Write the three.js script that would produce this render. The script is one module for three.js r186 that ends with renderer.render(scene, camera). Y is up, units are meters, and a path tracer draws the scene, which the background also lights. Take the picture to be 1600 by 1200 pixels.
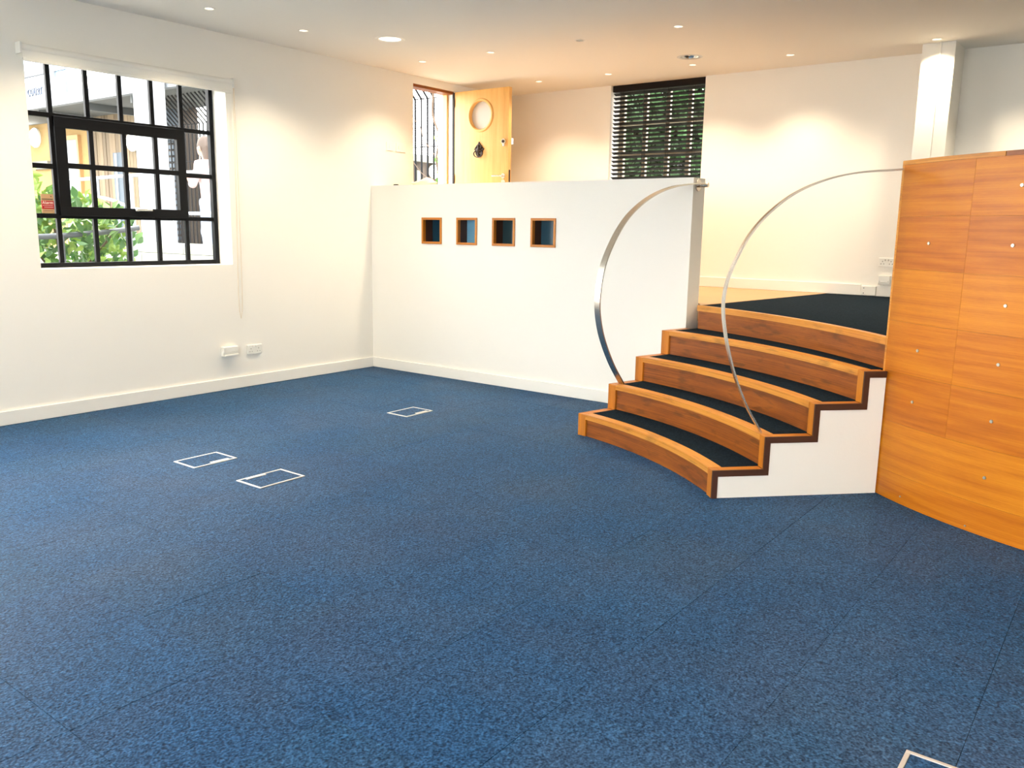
import * as THREE from 'three';
import { RoundedBoxGeometry } from 'three/addons/geometries/RoundedBoxGeometry.js';
import { ImprovedNoise } from 'three/addons/math/ImprovedNoise.js';
import { MarchingCubes } from 'three/addons/objects/MarchingCubes.js';
import { mergeGeometries } from 'three/addons/utils/BufferGeometryUtils.js';
import { FontLoader } from 'three/addons/loaders/FontLoader.js';
import { TextGeometry } from 'three/addons/geometries/TextGeometry.js';

// ---------------------------------------------------------------- camera, sky, exposure
const scene = new THREE.Scene();
const camera = new THREE.PerspectiveCamera(49.3197, 4 / 3, 0.05, 200);
camera.position.set(6.25976, 1.4, 5.90661);
camera.quaternion.setFromRotationMatrix(new THREE.Matrix4().makeBasis(
  new THREE.Vector3(0.7955226, 0.0157646, -0.6057189),
  new THREE.Vector3(-0.1221855, 0.9832995, -0.134881),
  new THREE.Vector3(0.5934767, 0.181311, 0.7841631)));
scene.background = new THREE.Color().setRGB(1.0, 0.985, 0.95);   // bright overcast sky
scene.backgroundIntensity = 8.5;
const renderer = new THREE.WebGLRenderer({ antialias: true });
renderer.toneMapping = THREE.LinearToneMapping;
renderer.toneMappingExposure = 1.68;
renderer.shadowMap.enabled = true;
const LAMP = new THREE.Color().setRGB(1.0, 0.83, 0.58);          // warm halogen
const LAMP_CD = 4.2;

// ---------------------------------------------------------------- helpers
const V = (x, y, z) => new THREE.Vector3(x, y, z);
const D2R = Math.PI / 180;
function rng(seed) { let s = seed >>> 0; return () => { s = (s + 0x6D2B79F5) >>> 0; let t = s; t = Math.imul(t ^ (t >>> 15), t | 1); t ^= t + Math.imul(t ^ (t >>> 7), t | 61); return ((t ^ (t >>> 14)) >>> 0) / 4294967296; }; }
const noise = new ImprovedNoise();
function fbm(x, y, z, o = 4) { let a = 0.5, s = 0; for (let i = 0; i < o; i++) { s += a * noise.noise(x, y, z); x *= 2.03; y *= 2.03; a *= 0.5; } return s; }
const taken = {};
function numbered(n) { if (!(n in taken)) { taken[n] = 0; return n; } taken[n]++; return n + '_' + String(taken[n]).padStart(3, '0'); }
function shadow(m) { m.castShadow = true; m.receiveShadow = true; return m; }
function part(name, geo, mat, parent) { const m = shadow(new THREE.Mesh(geo, mat)); m.name = name; parent.add(m); return m; }
function thing(name, label, category, pos = [0, 0, 0], group) {
  const o = new THREE.Group(); o.name = numbered(name); o.position.set(...pos); o.userData = { label, category };
  if (group) o.userData.group = group; scene.add(o); return o;
}
function struct(name, label, category, geo, mat) {
  const o = geo ? shadow(new THREE.Mesh(geo, mat)) : new THREE.Group(); o.name = name;
  o.userData = { label, category, kind: 'structure' }; scene.add(o); return o;
}
function single(name, label, category, geo, mat, group) {
  const m = shadow(new THREE.Mesh(geo, mat)); m.name = numbered(name); m.userData = { label, category }; if (group) m.userData.group = group; scene.add(m); return m;
}
// uv in metres, u along the grain axis
function grainUV(geo, g = 'x', off = 0) {
  const p = geo.attributes.position, uv = new Float32Array(p.count * 2), gi = 'xyz'.indexOf(g), o = [0, 1, 2].filter((i) => i !== gi);
  for (let i = 0; i < p.count; i++) { const c = [p.getX(i), p.getY(i), p.getZ(i)]; uv[2 * i] = c[gi] + off; uv[2 * i + 1] = c[o[0]] + c[o[1]] + off * 0.37; }
  geo.setAttribute('uv', new THREE.BufferAttribute(uv, 2)); return geo;
}
function box(x0, x1, y0, y1, z0, z1, g = 'x', bev = 0) {
  const w = x1 - x0, h = y1 - y0, d = z1 - z0;
  const geo = bev ? new RoundedBoxGeometry(w, h, d, 2, Math.min(bev, w / 2.1, h / 2.1, d / 2.1)) : new THREE.BoxGeometry(w, h, d);
  geo.translate((x0 + x1) / 2, (y0 + y1) / 2, (z0 + z1) / 2);
  return grainUV(geo, g, x0 * 1.7 + y0 * 2.3 + z0);
}
function tube(pts, r, seg = 24, rad = 8, tension) { return new THREE.TubeGeometry(new THREE.CatmullRomCurve3(pts.map((p) => V(...p)), false, tension ? 'catmullrom' : 'centripetal', tension), seg, r, rad, false); }
function rod(a, b, r, rad = 10) {
  const A = V(...a), B = V(...b), d = B.clone().sub(A), g = new THREE.CylinderGeometry(r, r, d.length(), rad);
  g.applyQuaternion(new THREE.Quaternion().setFromUnitVectors(V(0, 1, 0), d.clone().normalize())); g.translate((A.x + B.x) / 2, (A.y + B.y) / 2, (A.z + B.z) / 2); return g;
}
class QB {                                                        // quads with their own normals and uv
  constructor() { this.p = []; this.n = []; this.t = []; }
  quad(p, n, t) {
    const g = p[1].clone().sub(p[0]).cross(p[2].clone().sub(p[0])), flip = g.dot(n[0]) < 0, o = flip ? [0, 2, 1, 0, 3, 2] : [0, 1, 2, 0, 2, 3];
    for (const i of o) { this.p.push(p[i].x, p[i].y, p[i].z); this.n.push(n[i].x, n[i].y, n[i].z); this.t.push(t[i][0], t[i][1]); }
  }
  build() {
    const g = new THREE.BufferGeometry();
    g.setAttribute('position', new THREE.Float32BufferAttribute(this.p, 3)); g.setAttribute('normal', new THREE.Float32BufferAttribute(this.n, 3)); g.setAttribute('uv', new THREE.Float32BufferAttribute(this.t, 2)); return g;
  }
}
// a block between two radii and two angles; sz = -1: angle measured from -z, +1: from +z
function arcBlock(cx, cz, sz, r0, r1, a0, a1, y0, y1, n = 24) {
  const q = new QB(), P = (r, a, y) => V(cx + r * Math.sin(a), y, cz + sz * r * Math.cos(a)), N = (a, s) => V(s * Math.sin(a), 0, s * sz * Math.cos(a)), U = V(0, 1, 0), Dn = V(0, -1, 0), rm = (r0 + r1) / 2;
  for (let i = 0; i < n; i++) {
    const a = a0 + (a1 - a0) * i / n, b = a0 + (a1 - a0) * (i + 1) / n, u = a * rm, v = b * rm;
    q.quad([P(r0, a, y0), P(r0, b, y0), P(r0, b, y1), P(r0, a, y1)], [N(a, -1), N(b, -1), N(b, -1), N(a, -1)], [[u, y0], [v, y0], [v, y1], [u, y1]]);
    q.quad([P(r1, a, y0), P(r1, b, y0), P(r1, b, y1), P(r1, a, y1)], [N(a, 1), N(b, 1), N(b, 1), N(a, 1)], [[u, y0], [v, y0], [v, y1], [u, y1]]);
    q.quad([P(r0, a, y1), P(r0, b, y1), P(r1, b, y1), P(r1, a, y1)], [U, U, U, U], [[u, r0 + y1], [v, r0 + y1], [v, r1 + y1], [u, r1 + y1]]);
    q.quad([P(r0, a, y0), P(r0, b, y0), P(r1, b, y0), P(r1, a, y0)], [Dn, Dn, Dn, Dn], [[u, r0], [v, r0], [v, r1], [u, r1]]);
  }
  for (const [a, s] of [[a0, -1], [a1, 1]]) { const e = V(s * Math.cos(a), 0, -s * sz * Math.sin(a)); q.quad([P(r0, a, y0), P(r1, a, y0), P(r1, a, y1), P(r0, a, y1)], [e, e, e, e], [[y0, r0], [y0, r1], [y1, r1], [y1, r0]]); }
  return q.build();
}
function slab(pts, yTop, depth, holes = []) {                     // outline in x,z
  const s = new THREE.Shape(pts.map((p) => new THREE.Vector2(p[0], p[1])));
  for (const h of holes) { const path = new THREE.Path(); path.absarc(h[0], h[1], h[2], 0, Math.PI * 2, true); s.holes.push(path); }
  const g = new THREE.ExtrudeGeometry(s, { depth, bevelEnabled: false, curveSegments: 20 }); g.rotateX(Math.PI / 2); g.translate(0, yTop, 0); return g;
}
const rectPath = (a, b, c, d) => { const p = new THREE.Path(); p.moveTo(a, c); p.lineTo(a, d); p.lineTo(b, d); p.lineTo(b, c); p.closePath(); return p; };
function wallXY(x0, x1, y0, y1, zFront, t, holes = []) {          // wall facing +z, thickness towards -z
  const s = new THREE.Shape([[x0, y0], [x1, y0], [x1, y1], [x0, y1]].map((p) => new THREE.Vector2(...p))); for (const h of holes) s.holes.push(rectPath(...h));
  const g = new THREE.ExtrudeGeometry(s, { depth: t, bevelEnabled: false }); g.translate(0, 0, zFront - t); return g;
}
function wallZY(z0, z1, y0, y1, xFront, t, holes = []) {          // wall facing +x, thickness towards -x
  const s = new THREE.Shape([[z0, y0], [z1, y0], [z1, y1], [z0, y1]].map((p) => new THREE.Vector2(...p))); for (const h of holes) s.holes.push(rectPath(...h));
  const g = new THREE.ExtrudeGeometry(s, { depth: t, bevelEnabled: false }); g.rotateY(-Math.PI / 2); g.translate(xFront, 0, 0); return g;
}

// ---------------------------------------------------------------- textures
const lerp = (a, b, t) => a + (b - a) * t, clamp = (x) => Math.max(0, Math.min(1, x));
function dataTex(w, h, fn, srgb = true, rep) {
  const d = new Uint8Array(w * h * 4);
  for (let y = 0; y < h; y++) for (let x = 0; x < w; x++) { const c = fn(x / w, y / h, x, y), i = (y * w + x) * 4; d[i] = c[0]; d[i + 1] = c[1]; d[i + 2] = c[2]; d[i + 3] = 255; }
  const t = new THREE.DataTexture(d, w, h); t.wrapS = t.wrapT = THREE.RepeatWrapping; t.magFilter = THREE.LinearFilter; t.minFilter = THREE.LinearMipmapLinearFilter; t.generateMipmaps = true;
  if (srgb) t.colorSpace = THREE.SRGBColorSpace; if (rep) t.repeat.set(...rep); t.needsUpdate = true; return t;
}
// wood: grain along u; the picture covers 2 m by 0.8 m
function woodTex(dark, mid, light, seed, o = {}) {
  const { cath = 0.5, fine = 0.5, stain = 0 } = o;
  return dataTex(1024, 512, (u, v) => {
    const tri = (x) => 1 - Math.abs(2 * x - 1), U = tri(u) * 2.0, W = tri(v) * 1.6;   // mirrored: joins without a seam
    const warp = fbm(U * 0.55 + seed, W * 1.6, seed, 2) * cath;
    const band = 0.5 + 0.5 * Math.sin((W * 8 + warp * 6) * Math.PI);
    const streak = fbm(U * 0.9, W * 42 + seed, seed * 1.3, 3);
    const pore = fbm(U * 14, W * 260, seed + 4, 2);
    const patch = fbm(U * 1.0 + 9, W * 4.5, seed + 8, 3);
    let t = 0.5 + (band - 0.5) * 0.13 * cath * 2 + streak * fine * 0.8 + pore * 0.2 + patch * 0.4;
    t = clamp(t);
    let c = t < 0.5 ? dark.map((d, i) => lerp(d, mid[i], t * 2)) : mid.map((d, i) => lerp(d, light[i], t * 2 - 1));
    if (stain) { const k = clamp((fbm(U * 3.1 + 3, W * 7, seed + 20, 4) - 0.08) * 3.2) * stain; c = c.map((x) => x * (1 - k)); }
    return c;
  }, true, [1 / 2, 1 / 0.8]);
}
const TX = {
  panel: woodTex([152, 78, 4], [188, 109, 10], [210, 137, 26], 3.1, { cath: 0.55, fine: 0.35 }),
  panel2: woodTex([144, 73, 4], [180, 101, 9], [205, 130, 22], 8.7, { cath: 0.7, fine: 0.35 }),
  panel3: woodTex([159, 84, 5], [193, 116, 13], [216, 145, 32], 15.2, { cath: 0.5, fine: 0.3 }),
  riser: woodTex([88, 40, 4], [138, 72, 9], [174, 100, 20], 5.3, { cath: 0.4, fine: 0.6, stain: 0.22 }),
  nosing: woodTex([158, 92, 24], [200, 132, 46], [224, 164, 78], 11.4, { cath: 0.3, fine: 0.7, stain: 0.18 }),
  cap: woodTex([146, 82, 10], [188, 114, 22], [208, 138, 38], 19.4, { cath: 0.3, fine: 0.45 }),
  door: woodTex([206, 150, 76], [228, 176, 100], [242, 200, 130], 23.7, { cath: 0.4, fine: 0.5 }),
  floorWood: woodTex([170, 128, 84], [188, 146, 100], [202, 164, 118], 31.2, { cath: 0.25, fine: 0.4 }),
};
const hash = (x, y, s) => { let h = Math.imul(x, 374761393) ^ Math.imul(y, 668265263) ^ Math.imul(s, 2147483647); h = Math.imul(h ^ (h >>> 13), 1274126177); return ((h ^ (h >>> 16)) >>> 0) / 4294967296; };
function cellNoise(x, y, n, s) {                                  // smooth value noise, n cells across, joins at the edges
  const X = x * n, Y = y * n, i = Math.floor(X), j = Math.floor(Y), f = X - i, g = Y - j, a = f * f * (3 - 2 * f), b = g * g * (3 - 2 * g), w = (k) => ((k % n) + n) % n;
  return lerp(lerp(hash(w(i), w(j), s), hash(w(i + 1), w(j), s), a), lerp(hash(w(i), w(j + 1), s), hash(w(i + 1), w(j + 1), s), a), b);
}
// carpet: 2048 pixels for 4 m; looped heather yarn with soft coarse wear
function carpetH(u, v) { return 0.45 * cellNoise(u, v, 820, 1) + 0.2 * cellNoise(u, v, 520, 2) + 0.35 * cellNoise(u, v, 1021, 3); }
TX.carpet = dataTex(2048, 2048, (u, v, x, y) => {
  const h = carpetH(u, v), wear = (cellNoise(u, v, 7, 5) + 0.6 * cellNoise(u, v, 17, 6)) / 1.6 - 0.5, fleck = hash(x >> 1, y >> 1, 9);
  let k = 0.5 + (h - 0.5) * 1.35 + wear * 0.14; if (fleck > 0.975) k += 0.25; if (fleck < 0.02) k -= 0.2; k = clamp(k);
  const grey = clamp(0.25 + wear * 0.9 + (cellNoise(u, v, 23, 8) - 0.5) * 0.35);
  const r = lerp(lerp(12, 60, k), lerp(24, 82, k), grey), g = lerp(lerp(32, 112, k), lerp(32, 106, k), grey), b = lerp(lerp(56, 160, k), lerp(50, 138, k), grey);
  return [r, g, b];
}, true, [0.25, 0.25]);
TX.carpetBump = dataTex(1024, 1024, (u, v) => { const k = clamp(carpetH(u, v)) * 255; return [k, k, k]; }, false, [0.25, 0.25]);
TX.darkCarpet = dataTex(512, 512, (u, v, x, y) => { const h = 0.6 * cellNoise(u, v, 200, 31) + 0.4 * cellNoise(u, v, 97, 32), f = hash(x, y, 33) > 0.97 ? 18 : 0, k = clamp(h); return [lerp(14, 36, k) + f * 0.6, lerp(22, 48, k) + f * 0.7, lerp(28, 60, k) + f * 0.8]; }, true, [1, 1]);
TX.plaster = dataTex(512, 512, (u, v) => { const k = 128 + 60 * (cellNoise(u, v, 60, 41) - 0.5) + 60 * (cellNoise(u, v, 130, 42) - 0.5); return [k, k, k]; }, false, [1, 1]);
TX.brick = dataTex(512, 512, (u, v) => {
  const c = (v * 16) % 1 < 0.16 ? 0.10 : 0, n = fbm(u * 40, v * 60, 2, 3) * 0.35 + (cellNoise(u, v, 16, 51) - 0.5) * 0.22 - c; return [lerp(206, 240, 0.5 + n), lerp(160, 206, 0.5 + n), lerp(92, 142, 0.5 + n)];
}, true, [0.8, 0.8]);
TX.concrete = dataTex(512, 512, (u, v) => { const n = clamp(0.5 + fbm(u * 8, v * 8, 7, 4) * 0.9); return [lerp(196, 226, n), lerp(198, 224, n), lerp(188, 214, n)]; }, true, [0.5, 0.5]);
TX.brushed = dataTex(256, 256, (u, v) => { const k = 120 + 90 * (cellNoise(u, v * 0.06, 128, 61) - 0.5); return [k, k, k]; }, false, [1, 1]);

const std = (o) => new THREE.MeshStandardMaterial(o), phy = (o) => new THREE.MeshPhysicalMaterial(o), lin = (r, g, b) => new THREE.Color().setRGB(r, g, b);
const M = {
  wall: std({ color: lin(0.835, 0.812, 0.757), roughness: 0.92, bumpMap: TX.plaster, bumpScale: 0.0006 }),
  ceiling: std({ color: lin(0.82, 0.80, 0.755), roughness: 0.95 }),
  skirting: std({ color: lin(0.82, 0.80, 0.75), roughness: 0.45 }),
  white: std({ color: lin(0.80, 0.80, 0.78), roughness: 0.5 }),
  plastic: std({ color: lin(0.80, 0.79, 0.74), roughness: 0.35 }),
  plasticDark: std({ color: lin(0.05, 0.045, 0.04), roughness: 0.5 }),
  blindCloth: std({ color: lin(0.82, 0.80, 0.74), roughness: 0.85 }),
  carpet: phy({ specularIntensity: 0.24, specularColor: lin(0.6, 0.82, 1.0), map: TX.carpet, bumpMap: TX.carpetBump, bumpScale: 0.004, roughness: 0.62 }),
  carpetB: phy({ specularIntensity: 0.24, specularColor: lin(0.6, 0.82, 1.0), map: TX.carpet, bumpMap: TX.carpetBump, bumpScale: 0.004, roughness: 0.62, color: lin(0.93, 0.94, 0.96) }),
  carpetC: phy({ specularIntensity: 0.24, specularColor: lin(0.6, 0.82, 1.0), map: TX.carpet, bumpMap: TX.carpetBump, bumpScale: 0.004, roughness: 0.62, color: lin(1.0, 0.97, 0.94) }),
  darkCarpet: phy({ specularIntensity: 0.05, map: TX.darkCarpet, roughness: 1 }),
  subfloor: std({ color: lin(0.02, 0.025, 0.03), roughness: 1 }),
  panelA: phy({ map: TX.panel, roughness: 0.42, specularIntensity: 0.6, clearcoat: 0.12, clearcoatRoughness: 0.25 }),
  panelB: phy({ map: TX.panel2, roughness: 0.42, specularIntensity: 0.6, clearcoat: 0.12, clearcoatRoughness: 0.25 }),
  panelC: phy({ map: TX.panel3, roughness: 0.42, specularIntensity: 0.6, clearcoat: 0.12, clearcoatRoughness: 0.25 }),
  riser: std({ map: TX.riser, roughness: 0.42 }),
  nosing: std({ map: TX.nosing, roughness: 0.4 }),
  cap: std({ map: TX.cap, roughness: 0.4 }),
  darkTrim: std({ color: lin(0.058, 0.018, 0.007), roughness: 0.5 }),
  paleWood: std({ map: TX.nosing, color: lin(1, 0.98, 0.92), roughness: 0.45 }),
  floorWood: std({ map: TX.floorWood, roughness: 0.4 }),
  doorWood: std({ map: TX.door, roughness: 0.4 }),
  steel: std({ color: lin(0.62, 0.58, 0.52), metalness: 1, roughness: 0.27, roughnessMap: null }),
  chrome: std({ color: lin(0.78, 0.77, 0.75), metalness: 1, roughness: 0.16 }),
  alu: std({ color: lin(0.62, 0.62, 0.61), metalness: 0.6, roughness: 0.42 }),
  stud: std({ color: lin(0.5, 0.48, 0.42), metalness: 0.8, roughness: 0.35 }),
  black: phy({ color: lin(0.005, 0.0055, 0.007), roughness: 0.55, specularIntensity: 0.35 }),
  blackMatt: std({ color: lin(0.01, 0.01, 0.011), roughness: 0.8 }),
  slat: phy({ color: lin(0.006, 0.0035, 0.003), roughness: 0.5, specularIntensity: 0.4 }),
  iron: std({ color: lin(0.035, 0.022, 0.016), metalness: 0.5, roughness: 0.5 }),
  glass: phy({ color: lin(0.97, 0.985, 0.98), roughness: 0, transmission: 1, thickness: 0, ior: 1.45 }),
  frosted: phy({ color: lin(0.9, 0.9, 0.88), roughness: 0.5, transmission: 0.5, thickness: 0 }),
  cream: std({ color: lin(0.42, 0.36, 0.26), roughness: 0.6 }),
  glow: std({ color: lin(0.9, 0.85, 0.75), emissive: lin(1.0, 0.86, 0.66), emissiveIntensity: 5 }),
  glowOut: std({ color: lin(0.9, 0.9, 0.88), emissive: lin(1.0, 0.97, 0.9), emissiveIntensity: 3 }),
  frost: std({ color: lin(0.9, 0.88, 0.82), emissive: lin(1.0, 0.93, 0.8), emissiveIntensity: 2.0 }),
  reflector: std({ color: lin(0.75, 0.73, 0.68), metalness: 1, roughness: 0.2 }),
  brick: std({ map: TX.brick, color: lin(0.36, 0.36, 0.36), roughness: 0.95 }),
  concrete: std({ map: TX.concrete, color: lin(0.27, 0.28, 0.265), roughness: 0.9 }),
  render: std({ color: lin(0.24, 0.255, 0.275), roughness: 0.8 }),
  boardA: std({ color: lin(0.13, 0.095, 0.055), roughness: 0.8 }), boardB: std({ color: lin(0.16, 0.115, 0.07), roughness: 0.8 }), boardC: std({ color: lin(0.105, 0.075, 0.045), roughness: 0.8 }),
  balcony: std({ color: lin(0.18, 0.195, 0.22), roughness: 0.8 }),
  orangeTrim: std({ color: lin(0.36, 0.2, 0.08), roughness: 0.7 }),
  tubeGrey: std({ color: lin(0.26, 0.29, 0.33), metalness: 0.3, roughness: 0.5 }),
  tubeDark: std({ color: lin(0.07, 0.08, 0.095), roughness: 0.5 }),
  soffit: std({ color: lin(0.075, 0.08, 0.082), roughness: 0.9 }),
  slate: std({ color: lin(0.055, 0.075, 0.1), roughness: 0.7 }),
  darkBrick: std({ color: lin(0.035, 0.024, 0.017), roughness: 0.9 }),
  paving: std({ map: TX.concrete, color: lin(0.4, 0.4, 0.4), roughness: 0.95 }),
  bark: std({ color: lin(0.09, 0.06, 0.04), roughness: 0.9 }),
};
const leafMat = (r, g, b) => phy({ color: lin(r, g, b), roughness: 0.6, transmission: 0.3, thickness: 0 });
M.leafA = leafMat(0.1, 0.22, 0.04); M.leafB = leafMat(0.05, 0.14, 0.035); M.leafC = leafMat(0.2, 0.32, 0.05); M.leafD = leafMat(0.035, 0.09, 0.025);

// ================================================================ THE SETTING
const CEIL = 2.936, UP = 0.858, LEDGE = 1.805, XR = 8.6, ZF = 8.2, ZB = -2.2;

// lower floor: a dark subfloor with 0.5 m carpet tiles laid on it
{
  const f = struct('floor', 'dark blue heathered loop pile carpet tile floor of the lower room', 'floor');
  part('subfloor', box(-0.25, XR + 0.25, -0.2, -0.007, -2.5, ZF + 0.25), M.subfloor, f);
  const geos = {}, R = rng(4), rest = [];
  const stairC = [2.5, 3.9];
  for (let i = 0; i < 18; i++) for (let j = -1; j < 18; j++) {
    const x0 = i * 0.5, z0 = Math.max(0, 0.45 + j * 0.5), x1 = Math.min(x0 + 0.5, XR), z1 = Math.min(0.95 + j * 0.5, ZF), w = x1 - x0, d = z1 - z0;
    if (w < 0.02 || d < 0.02) continue;
    const cx = x0 + w / 2 - stairC[0], cz = z0 + d / 2 - stairC[1], r = Math.hypot(cx, cz), a = Math.atan2(cx, -cz) / D2R;
    if (r > 3.35 && a > 19 && a < 39) continue;                    // wholly under the stairs
    if (x0 > 5.4 && Math.hypot(x0 + w / 2 - 6.85, z0 + d / 2 + 0.69) < 1.9) continue;
    const seen = z1 < 5.4 && x0 > 0 - 1 && z1 < 6.2 && !(x0 > 6.9 && z0 > 2.6);
    const key = (i % 8) + ',' + ((j + 8) % 8) + ',' + w.toFixed(2) + ',' + d.toFixed(2);
    if (!geos[key]) {
      const g = new THREE.BoxGeometry(w - 0.0017, 0.006, d - 0.0017), p = g.attributes.position, uv = [];
      for (let k = 0; k < p.count; k++) uv.push(p.getX(k) + (i % 8) * 0.5, p.getZ(k) + ((j + 8) % 8) * 0.5);
      g.setAttribute('uv', new THREE.Float32BufferAttribute(uv, 2)); geos[key] = g;
    }
    const y = -0.004 + (R() - 0.5) * 0.0012, mat = [M.carpet, M.carpetB, M.carpet, M.carpetC][Math.floor(R() * 4)];
    if (seen) { const m = part('carpet_tile', geos[key], mat, f); m.position.set(x0 + w / 2, y, z0 + d / 2); }
    else rest.push(geos[key].clone().translate(x0 + w / 2, y, z0 + d / 2));
  }
  part('carpet_tiles_behind', mergeGeometries(rest), M.carpet, f).userData.kind = 'stuff';
}

// left wall with the metal window, a further window out of the picture and the entrance door opening
struct('wall_left', 'cream painted left wall with a black metal window', 'wall',
  wallZY(-2.5, ZF + 0.25, -0.2, CEIL + 0.12, 0, 0.25, [[1.612, 3.175, 1.072, 2.56], [3.56, 6.3, 0.88, 2.87], [-1.262, -0.606, UP, 2.862]]), M.wall);
struct('wall_right', 'cream painted wall on the right side of the room', 'wall', box(XR, XR + 0.25, -0.2, CEIL + 0.12, -2.5, ZF + 0.25), M.wall);
struct('wall_back', 'cream painted back wall of the raised entrance level', 'wall',
  wallXY(0, XR, -0.2, CEIL, ZB, 0.3, [[1.396, 2.482, 1.45, CEIL - 0.001]]), M.wall);
struct('wall_front', 'cream painted wall behind the viewer', 'wall', wallXY(0, XR, -0.2, CEIL, ZF + 0.25, 0.25, [[2.6, 8.2, 0.95, 2.85]]), M.wall);
const niches = [[0.689, 0.942], [1.124, 1.368], [1.544, 1.796], [1.967, 2.226]];
struct('wall_partition', 'white half height partition wall with four small square openings', 'wall',
  wallXY(0, 3.455, 0, LEDGE, 0, 0.2, niches.map(([a, b]) => [a + 0.001, b - 0.001, 1.257, 1.501])), M.wall);
{
  const c = struct('pillar', 'cream square pillar against the back wall beside the curved wooden panel', 'pillar');
  part('shaft', box(4.544, 4.79, UP, CEIL, ZB, -1.82), M.wall, c);
  part('cable', rod([4.684, UP, -1.815], [4.684, CEIL, -1.815], 0.006, 8), M.plastic, c);
}
// raised floor of the entrance level
const C5 = [2.25, 3.67, 3.895], PAN = [6.85, -0.69, 2.468];
const arcP = (c, r, sz, a0, a1, n) => Array.from({ length: n + 1 }, (_, i) => { const a = lerp(a0, a1, i / n) * D2R; return [c[0] + r * Math.sin(a), c[1] + sz * r * Math.cos(a)]; });
const edge5 = arcP(C5, C5[2] + 0.022, -1, 19.6, 48.2, 18), panelIn = arcP(PAN, PAN[2] - 0.036, 1, -42.6, 44.5, 30);
struct('floor_upper', 'dark charcoal carpet of the raised level at the top of the stairs', 'floor',
  slab([[3.554, -0.035], ...edge5.slice(1), ...panelIn, [XR, 1.0], [XR, ZB], [3.834, ZB]], UP - 0.002, 0.14), M.darkCarpet);
struct('floor_entrance', 'pale wooden floor of the raised level beside the dark carpet', 'floor',
  slab([[0, ZB], [3.832, ZB], [3.552, -0.035], [3.46, -0.202], [0, -0.202]], UP, 0.14), M.floorWood);
// ceiling with holes for the fittings
const small = [[0.612, 2.133], [0.639, 1.306], [0.578, -0.132], [1.378, -0.153], [0.889, -1.572], [1.718, -1.597], [3.171, -0.191], [2.617, -1.608], [3.517, -1.655], [4.674, -1.683]];
const unseen = [[0.62, 3.0], [0.62, 3.9], [0.62, 4.8], [0.62, 5.7], [0.62, 6.6], [4.1, 1.9], [4.9, 0.15], [5.4, 2.6], [6.9, 2.8], [5.9, 5.6], [7.6, 5.2], [5.6, -1.66], [6.6, -1.66], [7.6, -1.66], [5.6, -0.2], [7.0, -0.2]];  // unseen lamps; the one above the stair top added to brighten the partition end
const bigLit = [0.995, 0.70], bigOff = [2.749, -1.276], deadSpot = [2.288, -0.187];
struct('ceiling', 'plain off white ceiling with recessed round lights', 'ceiling',
  slab([[0, ZB - 0.3], [XR, ZB - 0.3], [XR, ZF], [0, ZF]], CEIL + 0.12, 0.12, [...small, ...unseen, deadSpot].map(([x, z]) => [x, z, 0.034]).concat([[...bigLit, 0.1], [...bigOff, 0.092]])), M.ceiling);
struct('roof', 'roof over the room', 'roof', box(-0.25, XR + 0.25, CEIL + 0.2, CEIL + 0.35, -2.5, ZF + 0.25), M.white);
// skirting boards
function skirt(name, label, geo) { return struct(name, label, 'skirting', geo, M.skirting); }
skirt('baseboard_left', 'cream skirting board along the left wall', box(0, 0.018, 0, 0.1, 0.018, ZF, 'z', 0.004));
skirt('baseboard_partition', 'cream skirting board at the foot of the white partition', box(0, 3.19, 0, 0.1, 0, 0.018, 'x', 0.004));
skirt('baseboard_back', 'cream skirting board along the raised back wall', mergeGeometries([box(0.02, 4.14, UP, UP + 0.1, ZB, ZB + 0.018, 'x', 0.004), box(4.275, 4.544, UP, UP + 0.1, ZB, ZB + 0.018, 'x', 0.004), box(4.79, XR, UP, UP + 0.1, ZB, ZB + 0.018, 'x', 0.004)]));
skirt('baseboard_right', 'cream skirting board along the right wall', box(XR - 0.018, XR, 0, 0.1, 1.1, ZF, 'z', 0.004));

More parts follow.
